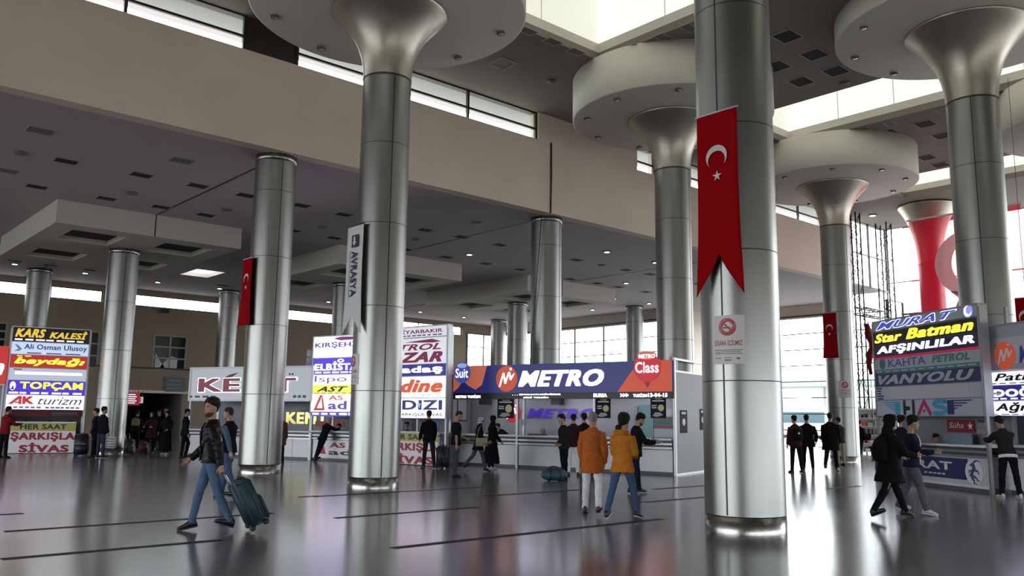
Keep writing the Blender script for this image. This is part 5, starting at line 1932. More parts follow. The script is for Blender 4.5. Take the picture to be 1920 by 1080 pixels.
M_SHOEW = mat('shoe_white', (.55, .55, .56), .5)
M_SOLEW = mat('sole_white', (.55, .55, .55), .6)
M_EYEW = mat('eye_white', (.55, .53, .5), .3)
M_IRIS = mat('iris', (.015, .01, .008), .2)
M_LIP = mat('lips', (.26, .09, .075), .5)


class Fig:
    pass


def arm_chain(sh, side, p, ab, el, inw, s, tors):
    """shoulder -> elbow -> wrist -> hand direction; angles in degrees (p forward, ab outward, el bend, inw forearm turned in)"""
    P, A = R(p), R(ab)
    d1 = Vector((side * math.sin(A), math.sin(P) * math.cos(A), -math.cos(P) * math.cos(A)))
    e = sh + d1 * .285 * s
    Q = R(p + el)
    I = R(inw)
    d2 = Vector((side * math.sin(A) * .4 - side * math.sin(I), math.sin(Q) * math.cos(I), -math.cos(Q) * math.cos(I))).normalized()
    w = e + d2 * .25 * s
    return e, w, d2


def person(label, at, phi, H=1.75, lean=0, legs=((0, 0, 4), (0, 0, 4)), arms=((5, 6, 10, 0), (5, 6, 10, 0)), head=(0, 0), top='black', bottom='jeans', hem=.10, sleeve=1.0, topkind='jacket',
           sleeve_mat=None, hair='short', haircol='black', skin='tan', shoes='black', width=1.0, legw=1.0, skirt=None, beard=False, face=True, vox=.014, hood=None, inner=None, collar=True, twist=0, group=None, sit=None, foot=(0, 0), z0=None, belt=False, sole=None, curl=30):
    """phi: facing, degrees counter-clockwise from straight away from the viewer (90 = to the viewer's left)"""
    PN[0] += 1
    seed = PN[0] * 3.7
    s = H / 1.75
    root = thing('person', label, 'person', (at.x, at.y, 0 if z0 is None else z0), R(HEAD - 90 + phi), group)
    fg = Fig()
    fg.root = root
    # --- legs: (forward swing, knee bend, outward)
    LT, LS = .44 * s, .42 * s

    def leg(i, side):
        a, k, o = legs[i]
        A, K, O = R(a), R(a - k), R(o)
        hip = Vector((side * .088 * s, 0, 0))
        kn = hip + Vector((side * math.sin(O), math.sin(A), -math.cos(A) * math.cos(O))) * LT
        an = kn + Vector((side * math.sin(O) * .7, math.sin(K), -math.cos(K) * math.cos(O))) * LS
        return hip, kn, an
    L = [leg(0, -1), leg(1, 1)]

    def drop(i):
        t = foot[i]
        toe = .17 * s * math.sin(R(t))
        return -L[i][2].z + .085 * s + max(0, toe * 1.0) + (max(0, -math.sin(R(t))) * .06 * s)
    hp = max(drop(0), drop(1)) if sit is None else sit
    up = Vector((0, 0, hp))
    L = [tuple(p + up for p in l) for l in L]
    pel = Vector((0, 0, hp))
    ln = R(lean)
    sv = Vector((0, math.sin(ln), math.cos(ln)))          # spine direction
    fw = Vector((0, math.cos(ln), -math.sin(ln)))         # chest forward
    tw = R(twist)
    sx = Vector((math.cos(tw), math.sin(tw), 0))          # shoulder line
    S = lambda h, d=0.0: pel + sv * (h * s) + fw * (d * s)

    def tring(h, w, d, off=0.0, infl=0.0, seg=20):
        c = S(h, off)
        t = min(1, max(0, h / .45))
        ax = (Vector((1, 0, 0)) * (1 - t) + sx * t).normalized()
        return [c + ax * ((w * width * s + infl) * math.cos(a)) + fw * ((d * s * (.5 + .5 * width) + infl) * math.sin(a) * (1 if math.sin(a) > 0 else .92)) for a in [2 * PI * k / seg for k in range(seg)]]
    T = [(-.10, .085, .075, 0), (-.05, .155, .105, -.005), (.02, .168, .115, -.008), (.10, .152, .105, 0), (.19, .138, .098, .005), (.29, .152, .11, .008), (.38, .168, .115, .005), (.45, .172, .10, -.003), (.495, .135, .075, -.008), (.525, .075, .062, -.008), (.56, .056, .058, 0)]
    sh = [S(.443) + sx * (-.172 * s * width), S(.443) + sx * (.172 * s * width)]
    A = []
    for i, side in ((0, -1), (1, 1)):
        e, w, d = arm_chain(sh[i], side, arms[i][0] + lean, arms[i][1], arms[i][2], arms[i][3], s, sv)
        A.append((sh[i], e, w, d))
    fg.hands = [A[0][2] + A[0][3] * .09 * s, A[1][2] + A[1][3] * .09 * s]
    # --- head
    yaw, nod = head
    nb, nt = S(.53), S(.60, .015)
    HM = Matrix.Rotation(R(yaw), 3, 'Z') @ Matrix.Rotation(-R(nod) - ln * .35, 3, 'X')
    hc = nt + HM @ Vector((0, .015 * s, .118 * s))
    hs = s * 1.0
    fg.head = hc
    HR = [(-.120, .024, .026, .058), (-.106, .042, .046, .046), (-.082, .055, .066, .030), (-.052, .064, .082, .016), (-.02, .070, .092, .004), (.02, .0745, .097, -.001), (.052, .0745, .096, -.004), (.082, .066, .086, -.007), (.104, .048, .064, -.009), (.116, .022, .032, -.010)]

    def hpnt(x, y, z):
        return hc + HM @ Vector((x * hs, y * hs, z * hs))

    def hring(z, w, d, off, infl=0.0, seg=20):
        return [hpnt((w + infl) * math.cos(a), off + (d + infl) * math.sin(a), z) for a in [2 * PI * k / seg for k in range(seg)]]
    # --- body, one surface
    b = MB()
    b.rings([tring(h, w * .93, d * .93, o) for (h, w, d, o) in T])
    b.rings([[nb + (p - nb) for p in tring(.50, .060, .060, -.004)], tring(.56, .054, .057, .002), [Vector((0, 0, 0)) + hpnt(.050 * math.cos(a), -.012 + .052 * math.sin(a), -.07) for a in [2 * PI * k / 20 for k in range(20)]]])
    b.rings([hring(*q) for q in HR])
    # nose, brow, chin, ears
    b.rings([[hpnt(w * math.cos(a), y + dd * math.sin(a), z) for a in [2 * PI * k / 8 for k in range(8)]] for (z, w, y, dd) in ((-.040, .004, .092, .008), (-.034, .016, .100, .018), (-.022, .012, .104, .018), (.0, .008, .096, .014), (.018, .006, .088, .008))])
    b.ball(hpnt(0, .082, .024), .046 * hs, .018 * hs, .011 * hs, 10, 6, M=HM)
    b.ball(hpnt(0, .074, -.098), .022 * hs, .020 * hs, .016 * hs, 10, 6, M=HM)
    for sd in (-1, 1):
        b.ball(hpnt(sd * .076, -.008, -.004), .010 * hs, .020 * hs, .030 * hs, 8, 6, M=HM)
    for i in range(2):
        h_, k_, a_ = L[i]
        b.tube([h_ + Vector((0, 0, .05 * s)), h_ + (k_ - h_) * .25, h_ + (k_ - h_) * .6, k_, k_ + (a_ - k_) * .3, k_ + (a_ - k_) * .7, a_ + Vector((0, 0, -.02 * s))], [.075 * s, .078 * s, .064 * s, .05 * s, .051 * s, .038 * s, .036 * s], 12)
        s_, e_, w_, d_ = A[i]
        b.tube([s_ + (Vector((0, 0, .475 * s + 0)) * 0) - sx * (.04 * s * (-1 if i == 0 else 1)), s_, s_ + (e_ - s_) * .45, e_, e_ + (w_ - e_) * .3, e_ + (w_ - e_) * .75, w_, w_ + d_ * .03 * s], [.045 * s, .052 * s, .045 * s, .038 * s, .039 * s, .030 * s, .026 * s, .027 * s], 12)
        # palm
        side = -1 if i == 0 else 1
        inn = Vector((-side, 0, 0))
        thumbdir = (Vector((0, 1, 0)) - d_ * d_.y)
        if thumbdir.length < .3:
            thumbdir = Vector((0, 0, 1)) - d_ * d_.z
        thumbdir.normalize()
        pn = d_.cross(thumbdir).normalized()
        if pn.dot(inn) < 0:
            pn = -pn
        b.tube([w_, w_ + d_ * .03 * s, w_ + d_ * .07 * s, w_ + d_ * .098 * s], [(.024 * s, .018 * s), (.036 * s, .017 * s), (.042 * s, .016 * s), (.038 * s, .012 * s)], 10, ref=thumbdir)
    tmp = link('tmp', b.mesh('tmp', CL['black']))
    me = bake(tmp, voxel=vox * .8 if vox < .02 else vox, smooth=2)
    bpy.data.objects.remove(tmp)
    fgm = MB()
    fgm.v = [tuple(v.co) for v in me.vertices]
    for p_ in me.polygons:
        fgm.face(p_.vertices, 0, True)
    bpy.data.meshes.remove(me)
    for i in range(2):
        s_, e_, w_, d_ = A[i]
        side = -1 if i == 0 else 1
        inn = Vector((-side, 0, 0))
        td = (Vector((0, 1, 0)) - d_ * d_.y)
        if td.length < .3:
            td = Vector((0, 0, 1)) - d_ * d_.z
        td.normalize()
        pn = d_.cross(td).normalized()
        if pn.dot(inn) < 0:
            pn = -pn
        for j, (off, ln_, r_) in enumerate(((.030, .076, .0088), (.010, .086, .0092), (-.010, .080, .0088), (-.029, .062, .0078))):
            q0 = w_ + d_ * .085 * s + td * off * s
            c = R(curl * (.8 + .12 * j))
            dd, pts = d_, [q0]
            ang = 0
            for seg_ in (.42, .33, .25):
                ang += c
                v = (d_ * math.cos(ang) + pn * math.sin(ang))
                pts.append(pts[-1] + v * ln_ * seg_ * s)
            fgm.tube([q0 - d_ * .02 * s] + pts, [r_ * s, r_ * s, r_ * .95 * s, r_ * .85 * s, r_ * .6 * s], 7)
        q0 = w_ + d_ * .028 * s + td * .028 * s
        v1 = (d_ * .62 + td * .62 + pn * .25).normalized()
        v2 = (d_ * .85 + td * .25 + pn * .4).normalized()
        fgm.tube([q0 - v1 * .012 * s, q0, q0 + v1 * .034 * s, q0 + v1 * .034 * s + v2 * .026 * s, q0 + v1 * .034 * s + v2 * .044 * s], [.011 * s, .0115 * s, .0105 * s, .0095 * s, .006 * s], 7)
    fgm.build('body', mat('skin_' + skin, SKIN[skin], .55, var=.08, vscale=8), root)
    # --- face marks
    if face:
        for sd in (-1, 1):
            MB().ball(hpnt(sd * .031, .083, .006), .0125 * hs, .008 * hs, .0075 * hs, 10, 6, M=HM).build('eye', M_EYEW, root)
            MB().ball(hpnt(sd * .031, .0885, .006), .006 * hs, .004 * hs, .006 * hs, 8, 5, M=HM).build('iris', M_IRIS, root)
            MB().tube([hpnt(sd * .013, .098, .024), hpnt(sd * .032, .095, .030), hpnt(sd * .052, .080, .024)], [.0045 * hs, .0055 * hs, .003 * hs], 6).build('eyebrow', mat('hair_' + haircol, HAIR[haircol], .6, bump=.5, bscale=120, spec=.15), root)
        MB().ball(hpnt(0, .092, -.066), .024 * hs, .010 * hs, .0085 * hs, 10, 6, M=HM).build('lips', M_LIP, root)
    if beard:
        bd = MB()
        rows = [(-.124, .026, .028, .056, .002), (-.108, .043, .047, .045, .0035), (-.088, .054, .064, .033, .0035), (-.070, .0605, .0745, .0225, .003), (-.060, .062, .078, .019, .0012), (-.052, .060, .075, .016, -.004)]
        n = 19
        ring_ = lambda i_in, q: [hpnt((q[1] + i_in) * math.cos(a), q[3] + (q[2] + i_in) * math.sin(a), q[0]) for a in [R(-12) + R(204) * k / n for k in range(n + 1)]]
        bd.rings([ring_(q[4], q) + ring_(-.012, q)[::-1] for q in rows])
        bd.build('beard', mat('stubble', (.075, .042, .030), .85, spec=.1), root)
    # --- hair
    mh = mat('hair_' + haircol, HAIR[haircol], .6, bump=.5, bscale=120, spec=.15)

    def cap(front, sidez, back, infl, name, m, backdrop=0.0, top_extra=0.0, curl_=.004):
        seg, rows = 28, 9
        rg = []
        for r_ in range(rows + 1):
            t = r_ / rows
            ring = []
            for k in range(seg):
                a = 2 * PI * k / seg
                sn = math.sin(a)
                base = lerp(sidez, front, max(0, sn) ** 1.5) if sn > 0 else lerp(sidez, back, (-sn) ** 1.2)
                z = lerp(base, .116 + infl * .9 + top_extra, t)
                # radius of the head at this height
                zz = min(max(z - (infl + top_extra) * t, -.118), .1155)
                for q in range(len(HR) - 1):
                    if HR[q][0] <= zz <= HR[q + 1][0]:
                        f_ = (zz - HR[q][0]) / (HR[q + 1][0] - HR[q][0])
                        w, d, o = [lerp(HR[q][i_], HR[q + 1][i_], f_) for i_ in (1, 2, 3)]
                        break
                if zz < -.04:
                    w, d, o = .062, .088, 0.0
                thick = infl * min(1, .12 + 2.6 * t) * (1 - .25 * t)
                ring.append(hpnt((w + thick) * math.cos(a), o + (d + thick) * sn - (backdrop * max(0, -sn) * (1 - t)), z))
            rg.append(ring)
        lo = [p + (hc - p) * .25 for p in rg[0]]
        hm = MB().rings([lo] + rg).mesh('t', m)
        o_ = link('tmp', hm)
        me_ = bake(o_, smooth=1, disp=curl_ * s, dscale=30, seed=seed)
        bpy.data.objects.remove(o_)
        return link(name, me_, root)
    if hair == 'short':
        cap(.072, .014, -.065, .017, 'hair', mh, 0, .006)
    elif hair == 'full':
        cap(.084, .022, -.066, .028, 'hair', mh, .0, .016, .009)
    elif hair == 'crop':
        cap(.072, .012, -.06, .005, 'hair', mh)
    elif hair == 'long':
        cap(.062, -.09, -.10, .026, 'hair', mh, .02, .008)
        hl_ = MB().rings([[hpnt(w * math.cos(a), o + d * math.sin(a), z) for a in [2 * PI * k / 16 for k in range(16)]] for (z, w, d, o) in ((-.27, .05, .02, -.095), (-.20, .085, .035, -.092), (-.10, .09, .045, -.075), (-.02, .08, .045, -.06), (.03, .05, .03, -.05))])
        o_ = link('tmp', hl_.mesh('t', mh))
        me_ = bake(o_, smooth=1, disp=.012 * s, dscale=22, seed=seed)
        bpy.data.objects.remove(o_)
        link('hair_length', me_, root)
    elif hair == 'bun':
        cap(.060, -.05, -.09, .026, 'hair', mh, .01, .02)
        MB().ball(hpnt(-.03, -.10, -.115), .062 * hs, .05 * hs, .055 * hs, 12, 8, M=HM).build('hair_bun', mh, root)
    elif hair in ('scarf', 'striped'):
        sm = CL['black'] if hair == 'scarf' else CL['white']
        cap(.075, -.06, -.11, .02, 'head_scarf', sm, .0, .006)
        q = MB().rings([tring(.47, .14, .095, 0, .02), tring(.52, .10, .085, 0, .022), tring(.575, .072, .075, .0, .02), [hpnt(.072 * math.cos(a), .0 + .085 * math.sin(a), -.085) for a in [2 * PI * k / 20 for k in range(20)]], [hpnt(.078 * math.cos(a), -.012 + .088 * math.sin(a), -.05) for a in [2 * PI * k / 20 for k in range(20)]]])
        q.build('neck_scarf', CL['black'], root)
        if hair == 'striped':
            for z in (.0, .045, .085):
                w, d, o = [(.0745, .097, 0), (.076, .097, -.004), (.066, .086, -.007)][(0, 1, 2)[[.0, .045, .085].index(z)]]
                MB().rings([[hpnt((w + i_) * math.cos(a), o + (d + i_) * math.sin(a), z + dz_) for a in [2 * PI * k / 24 for k in range(24)]] for (i_, dz_) in ((.012, -.008), (.023, -.006), (.023, .010), (.012, .012))]).build('scarf_stripe', CL['black'], root)
    if hood:
        m = CL[hood]
        q = MB().rings([tring(.50, .11, .085, -.02, .015)[::1], [hpnt(.088 * math.cos(a), -.030 + .098 * math.sin(a) * (1 if math.sin(a) < 0 else .5), -.10) for a in [2 * PI * k / 20 for k in range(20)]]] +
                       [[hpnt((w + .024) * math.cos(a), o - .018 + (d + .03) * math.sin(a) * (1 if math.sin(a) < 0 else .62), z + .006) for a in [2 * PI * k / 20 for k in range(20)]] for (z, w, d, o) in HR[3:]])
        o_ = link('tmp', q.mesh('t', m))
        me_ = bake(o_, voxel=.014, smooth=3, disp=.006, dscale=14, seed=seed)
        bpy.data.objects.remove(o_)
        link('hood', me_, root)
    # --- trousers
    mb = CL[bottom]
    inf = .013 * s
    if skirt is None:
        b = MB()
        b.rings([tring(h, w, d, o, inf) for (h, w, d, o) in T[:4]])
        for i in range(2):
            h_, k_, a_ = L[i]
            lw = legw
            b.tube([h_ + Vector((0, 0, .06 * s)), h_ + (k_ - h_) * .2, h_ + (k_ - h_) * .6, k_, k_ + (a_ - k_) * .35, k_ + (a_ - k_) * .75, a_ + (a_ - k_).normalized() * .02 * s],
                   [.088 * s, .094 * s, .080 * s * lw, .067 * s * lw, .066 * s * lw, .057 * s * lw, .056 * s * lw], 14)
        o_ = link('tmp', b.mesh('t', mb))
        me_ = bake(o_, voxel=vox, smooth=3, disp=.008 * s, dscale=11, seed=seed)
        bpy.data.objects.remove(o_)
        link('trousers', me_, root)
    else:
        m, zb, wb = skirt
        b = MB()
        rows = []
        for k in range(9):
            t = k / 8
            z = lerp(hp + .12 * s, zb, t)
            w = lerp(.165 * s, wb, t ** .8)
            rows.append([Vector((w * math.cos(a) * (1 + .05 * t * math.sin(5 * a)), (w * .8) * math.sin(a) * (1 + .06 * t * math.cos(4 * a)) + (L[0][2].y + L[1][2].y) / 2 * t * .6, z)) for a in [2 * PI * q / 26 for q in range(26)]])
        b.rings(rows)
        o_ = link('tmp', b.mesh('t', CL[m]))
        me_ = bake(o_, voxel=.02, smooth=2, disp=.008, dscale=9, seed=seed)
        bpy.data.objects.remove(o_)
        link('skirt', me_, root)
        if bottom:
            for i in range(2):
                h_, k_, a_ = L[i]
                MB().tube([k_, k_ + (a_ - k_) * .5, a_ + Vector((0, 0, -.02 * s))], [.06 * s, .055 * s, .045 * s], 12).build('trouser_leg', mb, root)
    # --- upper garment
    mt = CL[top]
    infj = {'jacket': .026, 'shirt': .021, 'puffer': .032, 'coat': .03}[topkind] * s

    def arms_into(b, up_to, r0, m_i=0):
        for i in range(2):
            s_, e_, w_, d_ = A[i]
            side = -1 if i == 0 else 1
            pts = [s_ - sx * (.06 * s * side) + Vector((0, 0, .0)), s_, s_ + (e_ - s_) * .4, e_, e_ + (w_ - e_) * .5, w_ - d_ * .004]
            rad = [.046 * s + r0 * .4, .054 * s + r0 * .6, .053 * s + r0 * .7, .046 * s + r0 * .7, .043 * s + r0 * .6, .034 * s + r0 * .5]
            if up_to < 1:
                n_ = 4 if up_to > .45 else 3
                pts, rad = pts[:n_], rad[:n_]
                if up_to <= .45:
                    pts[-1] = s_ + (e_ - s_) * .72
            b.tube(pts, rad, 14)
    b = MB()
    prof = []
    low = -hem
    for q in range(4):
        h = lerp(low, -.03, q / 4)
        # the hem follows the swing of the thighs
        yy = [-math.tan(0) + math.sin(R(legs[i_][0])) * max(0, -h) for i_ in (0, 1)]
        f_, k_ = max(yy) + .112, min(yy) - .117
        prof.append((h, (.165 + (.012 if topkind in ('jacket', 'coat') else .006) + .08 * max(0, -h)) / min(1, width), (f_ - k_) / 2, (f_ + k_) / 2))
    body_rows = prof + [q for q in T[2:10]]
    b.rings([tring(h, w, d, o, infj) for (h, w, d, o) in body_rows])
    if sleeve > 0 and sleeve_mat is None:
        arms_into(b, sleeve, infj)
    if collar:
        b.rings([tring(.51, .075, .068, -.01, .02 * s), tring(.565, .064, .066, -.008, .018 * s)])
    o_ = link('tmp', b.mesh('t', mt))
    me_ = bake(o_, voxel=vox, smooth=3, disp=(.009 if topkind in ('jacket', 'coat') else .012 if topkind == 'puffer' else .007) * s, dscale=10, seed=seed + 5)
    bpy.data.objects.remove(o_)
    link({'jacket': 'jacket', 'shirt': 'shirt', 'puffer': 'padded_jacket', 'coat': 'coat'}[topkind], me_, root)
    if sleeve_mat:
        b = MB()
        arms_into(b, 1.0, .012 * s)
        for side in (0, 1):
            pass
        o_ = link('tmp', b.mesh('t', CL[sleeve_mat]))
        me_ = bake(o_, voxel=vox, smooth=2, disp=.007 * s, dscale=11, seed=seed)
        bpy.data.objects.remove(o_)
        link('shirt_sleeves', me_, root)
    if inner:
        pts = []
        for k, (h, w, d, o) in enumerate([(.0, .05, .118, 0), (.12, .05, .11, 0), (.25, .055, .115, .006), (.38, .06, .118, .006), (.46, .05, .10, .0), (.52, .035, .07, -.005)]):
            c = S(h, o)
            pts.append([c + sx * ((w * s) * u) + fw * ((d * s + infj + .012) * (1 - .10 * u * u)) for u in (-1, -.5, 0, .5, 1)])
        b = MB()
        for row in pts:
            b.v += [tuple(p) for p in row]
        for r_ in range(len(pts) - 1):
            for k in range(4):
                n_ = r_ * 5 + k
                b.face((n_, n_ + 1, n_ + 6, n_ + 5), 0, True)
        o_ = b.build('shirt_front', CL[inner], root)
        md = o_.modifiers.new('t', 'SOLIDIFY')
        md.thickness = .008
    if belt:
        MB().rings([tring(h, .150, .104, 0, inf + i_) for (h, i_) in ((.065, .004), (.068, .012), (.10, .012), (.103, .004))]).build('belt', M_BLACK, root)
    # --- shoes
    sc_ = {'black': M_SHOE, 'brown': M_SHOEB, 'white': M_SHOEW}[shoes]
    for i in range(2):
        h_, k_, a_ = L[i]
        side = -1 if i == 0 else 1
        t = R(foot[i])
        RX = Matrix.Rotation(-t, 3, 'X')
        tip = R(-6 * side)
        RZ_ = Matrix.Rotation(tip, 3, 'Z')

        def fp(x, y, z):
            return a_ + RZ_ @ (RX @ Vector((x * s, y * s, z * s - .0)))
        prof = [(-.072, .020, .03, -.066), (-.062, .034, .062, -.066), (-.03, .040, .085, -.067), (.02, .041, .075, -.067), (.08, .046, .050, -.068), (.13, .047, .038, -.068), (.17, .040, .03, -.066), (.195, .020, .018, -.062)]
        rg = []
        for (y, w, hgt, zb) in prof:
            ring = []
            for k in range(14):
                a = 2 * PI * k / 14
                zz = zb + hgt * (1 + math.sin(a)) * .5 * 1.35
                ring.append(fp(w * math.cos(a), y, zz))
            rg.append(ring)
        sh_ = MB().rings(rg).build('shoe', sc_, root)
        so = MB().rings([[fp(w * 1.06 * math.cos(a), y * 1.02, -.066 - .018 * (0 if math.sin(a) > 0 else 1)) for a in [2 * PI * k / 14 for k in range(14)]] for (y, w, hgt, zb) in prof])
        so.build('sole', M_SOLEW if sole == 'white' else (M_BLACK if shoes != 'white' else M_SOLEW), sh_)
    fg.S, fg.tring, fg.L, fg.A, fg.fw, fg.sv, fg.s, fg.hpnt, fg.sx = S, tring, L, A, fw, sv, s, hpnt, sx
    ca_, sa_ = math.cos(R(HEAD - 90 + phi)), math.sin(R(HEAD - 90 + phi))
    fg.w = lambda p: Vector((at.x + p.x * ca_ - p.y * sa_, at.y + p.x * sa_ + p.y * ca_, p.z + (z0 or 0)))
    return fg


WALK = ((24, 6, 1), (-18, 16, 1))


def gp(x, y):
    return atz(x, y)


def phone(label, fg, hand, rz=0):
    p = fg.w(fg.hands[hand])
    r = thing('phone', label, 'phone', (p.x, p.y, p.z + .01), rz)
    MB().box(-.036, .036, -.074, .074, 0, .009).build('case', M_BLACK, r)
    MB().box(-.032, .032, -.068, .068, .009, .0105).build('screen', mat('phone_glass', (.03, .035, .05), .1), r)
    return r


# 1 the man with the suitcase
f1 = person('man in a black leather jacket and faded jeans pulling the teal suitcase', gp(388, 996), 110, 1.77, 1, legs=((-14, 12, 2), (17, 6, 2)), arms=((-22, 10, 10, 0), (20, 8, 26, 0)), head=(38, 2), top='leather', bottom='jeans',
            hem=.03, hair='full', skin='tan', beard=True, vox=.011, inner='navy', belt=True, foot=(-18, 12), legw=.92, twist=-6, width=.97)
# 2 man right behind him
f2 = person('man in a black vest with blue grey sleeves walking just behind the leather jacket', gp(424, 934), 72, 1.72, 2, legs=((-12, 10, 2), (16, 4, 2)), arms=((-34, 12, 12, 0), (24, 8, 20, 0)), head=(10, 3), top='black', bottom='jeans_mid', hem=.06, topkind='shirt',
            sleeve=0, sleeve_mat='blue_grey', hair='crop', haircol='brown', skin='tan', vox=.013, foot=(-14, 8))
# 3 rust blazer
f3 = person('bald man in a rust orange blazer and white jeans, seen from behind', gp(1111, 964), -14, 1.69, 0, legs=((10, 2, 5), (-16, 14, 5)), arms=((8, 10, 16, 12), (-4, 11, 24, 10)), head=(-6, 4), top='rust', bottom='white', hem=.235, topkind='jacket', hair='crop', haircol='grey', skin='tan',
            shoes='brown', width=1.0, vox=.012, legw=1.0, foot=(6, -16), face=False)
# 4 mustard jacket
f4 = person('person in a mustard padded jacket and blue jeans with dark gathered hair, from behind', gp(1168, 976), -30, 1.65, 2, legs=((-16, 10, 6), (18, 4, 6)), arms=((12, 8, 62, 26), (12, 8, 62, 26)), head=(-24, 4), top='mustard', bottom='jeans_mid', hem=.15, topkind='puffer', hair='bun',
            haircol='black', skin='light', sole='white', vox=.012, foot=(-20, 14), face=False, width=.90, legw=.92)
b = MB().rings([f4.tring(.485, .10, .075, -.09, .03), f4.tring(.53, .115, .085, -.075, .04), f4.tring(.575, .095, .07, -.06, .03)])
b.build('jacket_hood', CL['mustard'], f4.root)
# 5 looking at a phone
f5 = person('bearded man in black beside the mustard jacket, head bent over a phone', gp(1192, 925), -78, 1.71, 4, legs=((10, 4, 2), (-8, 6, 2)), arms=((28, 6, 62, 14), (26, 6, 60, 10)), head=(-6, 24), top='black', bottom='navy', hem=.12, hair='full', skin='tan', beard=True, sole='white', vox=.013, inner='white')
phone('dark phone held by the bearded man beside the mustard jacket', f5, 1, R(20))
# 6 tracksuit
f6 = person('young man in a black tracksuit standing beside the blue holdall', gp(1057, 900), 112, 1.67, 2, legs=((2, 2, 3), (-4, 4, 3)), arms=((-16, 8, 66, 30), (-14, 8, 70, 30)), head=(6, 10), top='charcoal', bottom='black', hem=.10, hair='full', skin='light', vox=.013, legw=1.1)
# 7, 8
f7 = person('person in white trousers and dark jacket at the counter, behind the black tracksuit', gp(1075, 892), -10, 1.70, 3, arms=((30, 6, 60, 10), (30, 6, 60, 10)), top='dk_maroon', bottom='white', hem=.12, hair='short', skin='tan', face=False, vox=.015)
f8 = person('black dressed person at the counter, mostly hidden by the rust blazer', gp(1096, 885), 6, 1.72, 3, arms=((30, 6, 60, 10), (30, 6, 60, 10)), top='black', bottom='black', hem=.2, hair='full', skin='tan', face=False, vox=.016, shoes='white')
# 9 black t shirt
f9 = person('man in a black t shirt and slate trousers standing side on, looking down', gp(853, 895), -70, 1.76, 1, legs=((2, 2, 3), (-2, 4, 3)), arms=((24, 10, 40, 6), (-14, 10, 14, 0)), head=(-6, 18), top='black', bottom='slate', hem=.09, sleeve=.5, topkind='shirt', hair='crop', haircol='brown', skin='tan', width=1.1, vox=.013, legw=1.1, collar=False)
# 10 striped scarf
f10 = person('woman in a black and white striped scarf and dark coat walking past the counter', gp(896, 884), -78, 1.56, 3, legs=((-20, 22, 2), (18, 4, 2)), arms=((14, 8, 40, 10), (10, 8, 50, 10)), head=(0, 4), top='black', bottom='slate', hem=.24, topkind='coat', hair='striped', skin='light', vox=.015, foot=(-24, 12))
# 11 abaya
f11 = person('woman in a long black abaya and white shoes beside the striped scarf', gp(921, 881), -62, 1.64, 2, legs=((8, 2, 2), (-8, 6, 2)), arms=((10, 8, 30, 6), (10, 8, 30, 6)), top='black', bottom='black', hem=.20, topkind='coat', hair='scarf', skin='light', shoes='white', skirt=('black', .20, .34), vox=.016)
# 12 clerk bending over the counter, 13 clerk
def behind(fc, px, py, back):
    u = fc.at(px, py, back)[0]
    return fc.o + fc.u * u + fc.n * back


f12 = person('clerk in black bending forward behind the counter of the navy signed booth', behind(FM, 957, 820, .85), 118, 1.66, 58, arms=((10, 6, 20, 10), (20, 6, 10, 10)), head=(10, -20), top='black', bottom='black', hair='short', skin='tan', vox=.016)
f13 = person('seated clerk whose grey head shows over the counter beside the black device', behind(FM, 1021, 815, .95), 150, 1.6, 8, legs=((80, 85, 6), (80, 85, 6)), sit=.50, head=(20, 14), top='slate', bottom='black', hair='short', haircol='grey', skin='tan', arms=((30, 6, 60, 10), (30, 6, 60, 10)), vox=.016)
# 14 hooded
f14 = person('person in a black hooded coat and track trousers striding before the stacked signs', gp(1672, 972), -78, 1.75, 3, legs=((26, 4, 2), (-22, 14, 2)), arms=((22, 8, 50, 10), (24, 6, 56, 8)), head=(-4, 12), top='black', bottom='black', hem=.30, topkind='coat', hair='short', skin='light', hood='black', inner='white', vox=.013, foot=(-20, 10)[::-1], width=1.08)
b = MB().rings([[f14.S(h, -.13 + o) + f14.sx * (w * math.cos(a)) + f14.fw * (d * math.sin(a)) for a in [2 * PI * k / 16 for k in range(16)]] for (h, w, d, o) in ((.02, .10, .05, .0), (.06, .15, .10, -.04), (.25, .16, .12, -.05), (.40, .14, .09, -.02), (.46, .08, .05, .0))])
o = link('tmp', b.mesh('t', CL['black']))
me = bake(o, voxel=.02, smooth=3)
bpy.data.objects.remove(o)
bp_ = link('backpack', me)
bp_.matrix_world = Matrix.Translation(f14.root.location) @ Matrix.Rotation(R(HEAD - 90 - 78), 4, 'Z')
tag(bp_, 'black backpack on the back of the hooded person before the stacked signs', 'backpack')
for sd in (0, 1):
    h_, k_, a_ = f14.L[sd]
    MB().tube([h_ + (k_ - h_) * .5 + f14.sx * (.082 if sd else -.082), k_ + f14.sx * (.068 if sd else -.068)], .010, 6).build('side_stripe', CL['beige'], f14.root)
phone('dark phone in the hand of the hooded person', f14, 1, R(-30))
# 15 boy with white t-shirt
f15 = person('young man in a dark cardigan over a white t shirt, grey trousers and white shoes', gp(1714, 965), -112, 1.68, 2, legs=((-12, 10, 2), (16, 4, 2)), arms=((-6, 22, 16, -14), (24, 8, 66, 14)), head=(14, 10), top='navy', bottom='grey', hem=.09, hair='full', skin='tan', shoes='white', inner='white', vox=.013, legw=1.15, foot=(-16, 10), collar=False)
phone('phone held up by the young man in the white t shirt', f15, 1, R(40))
# 16
f16 = person('dark haired person in jeans and white soled shoes, hidden behind the hooded coat', gp(1694, 914), -60, 1.74, 2, legs=((8, 2, 2), (-8, 6, 2)), top='navy', bottom='jeans_mid', hair='full', skin='light', sole='white', vox=.016)
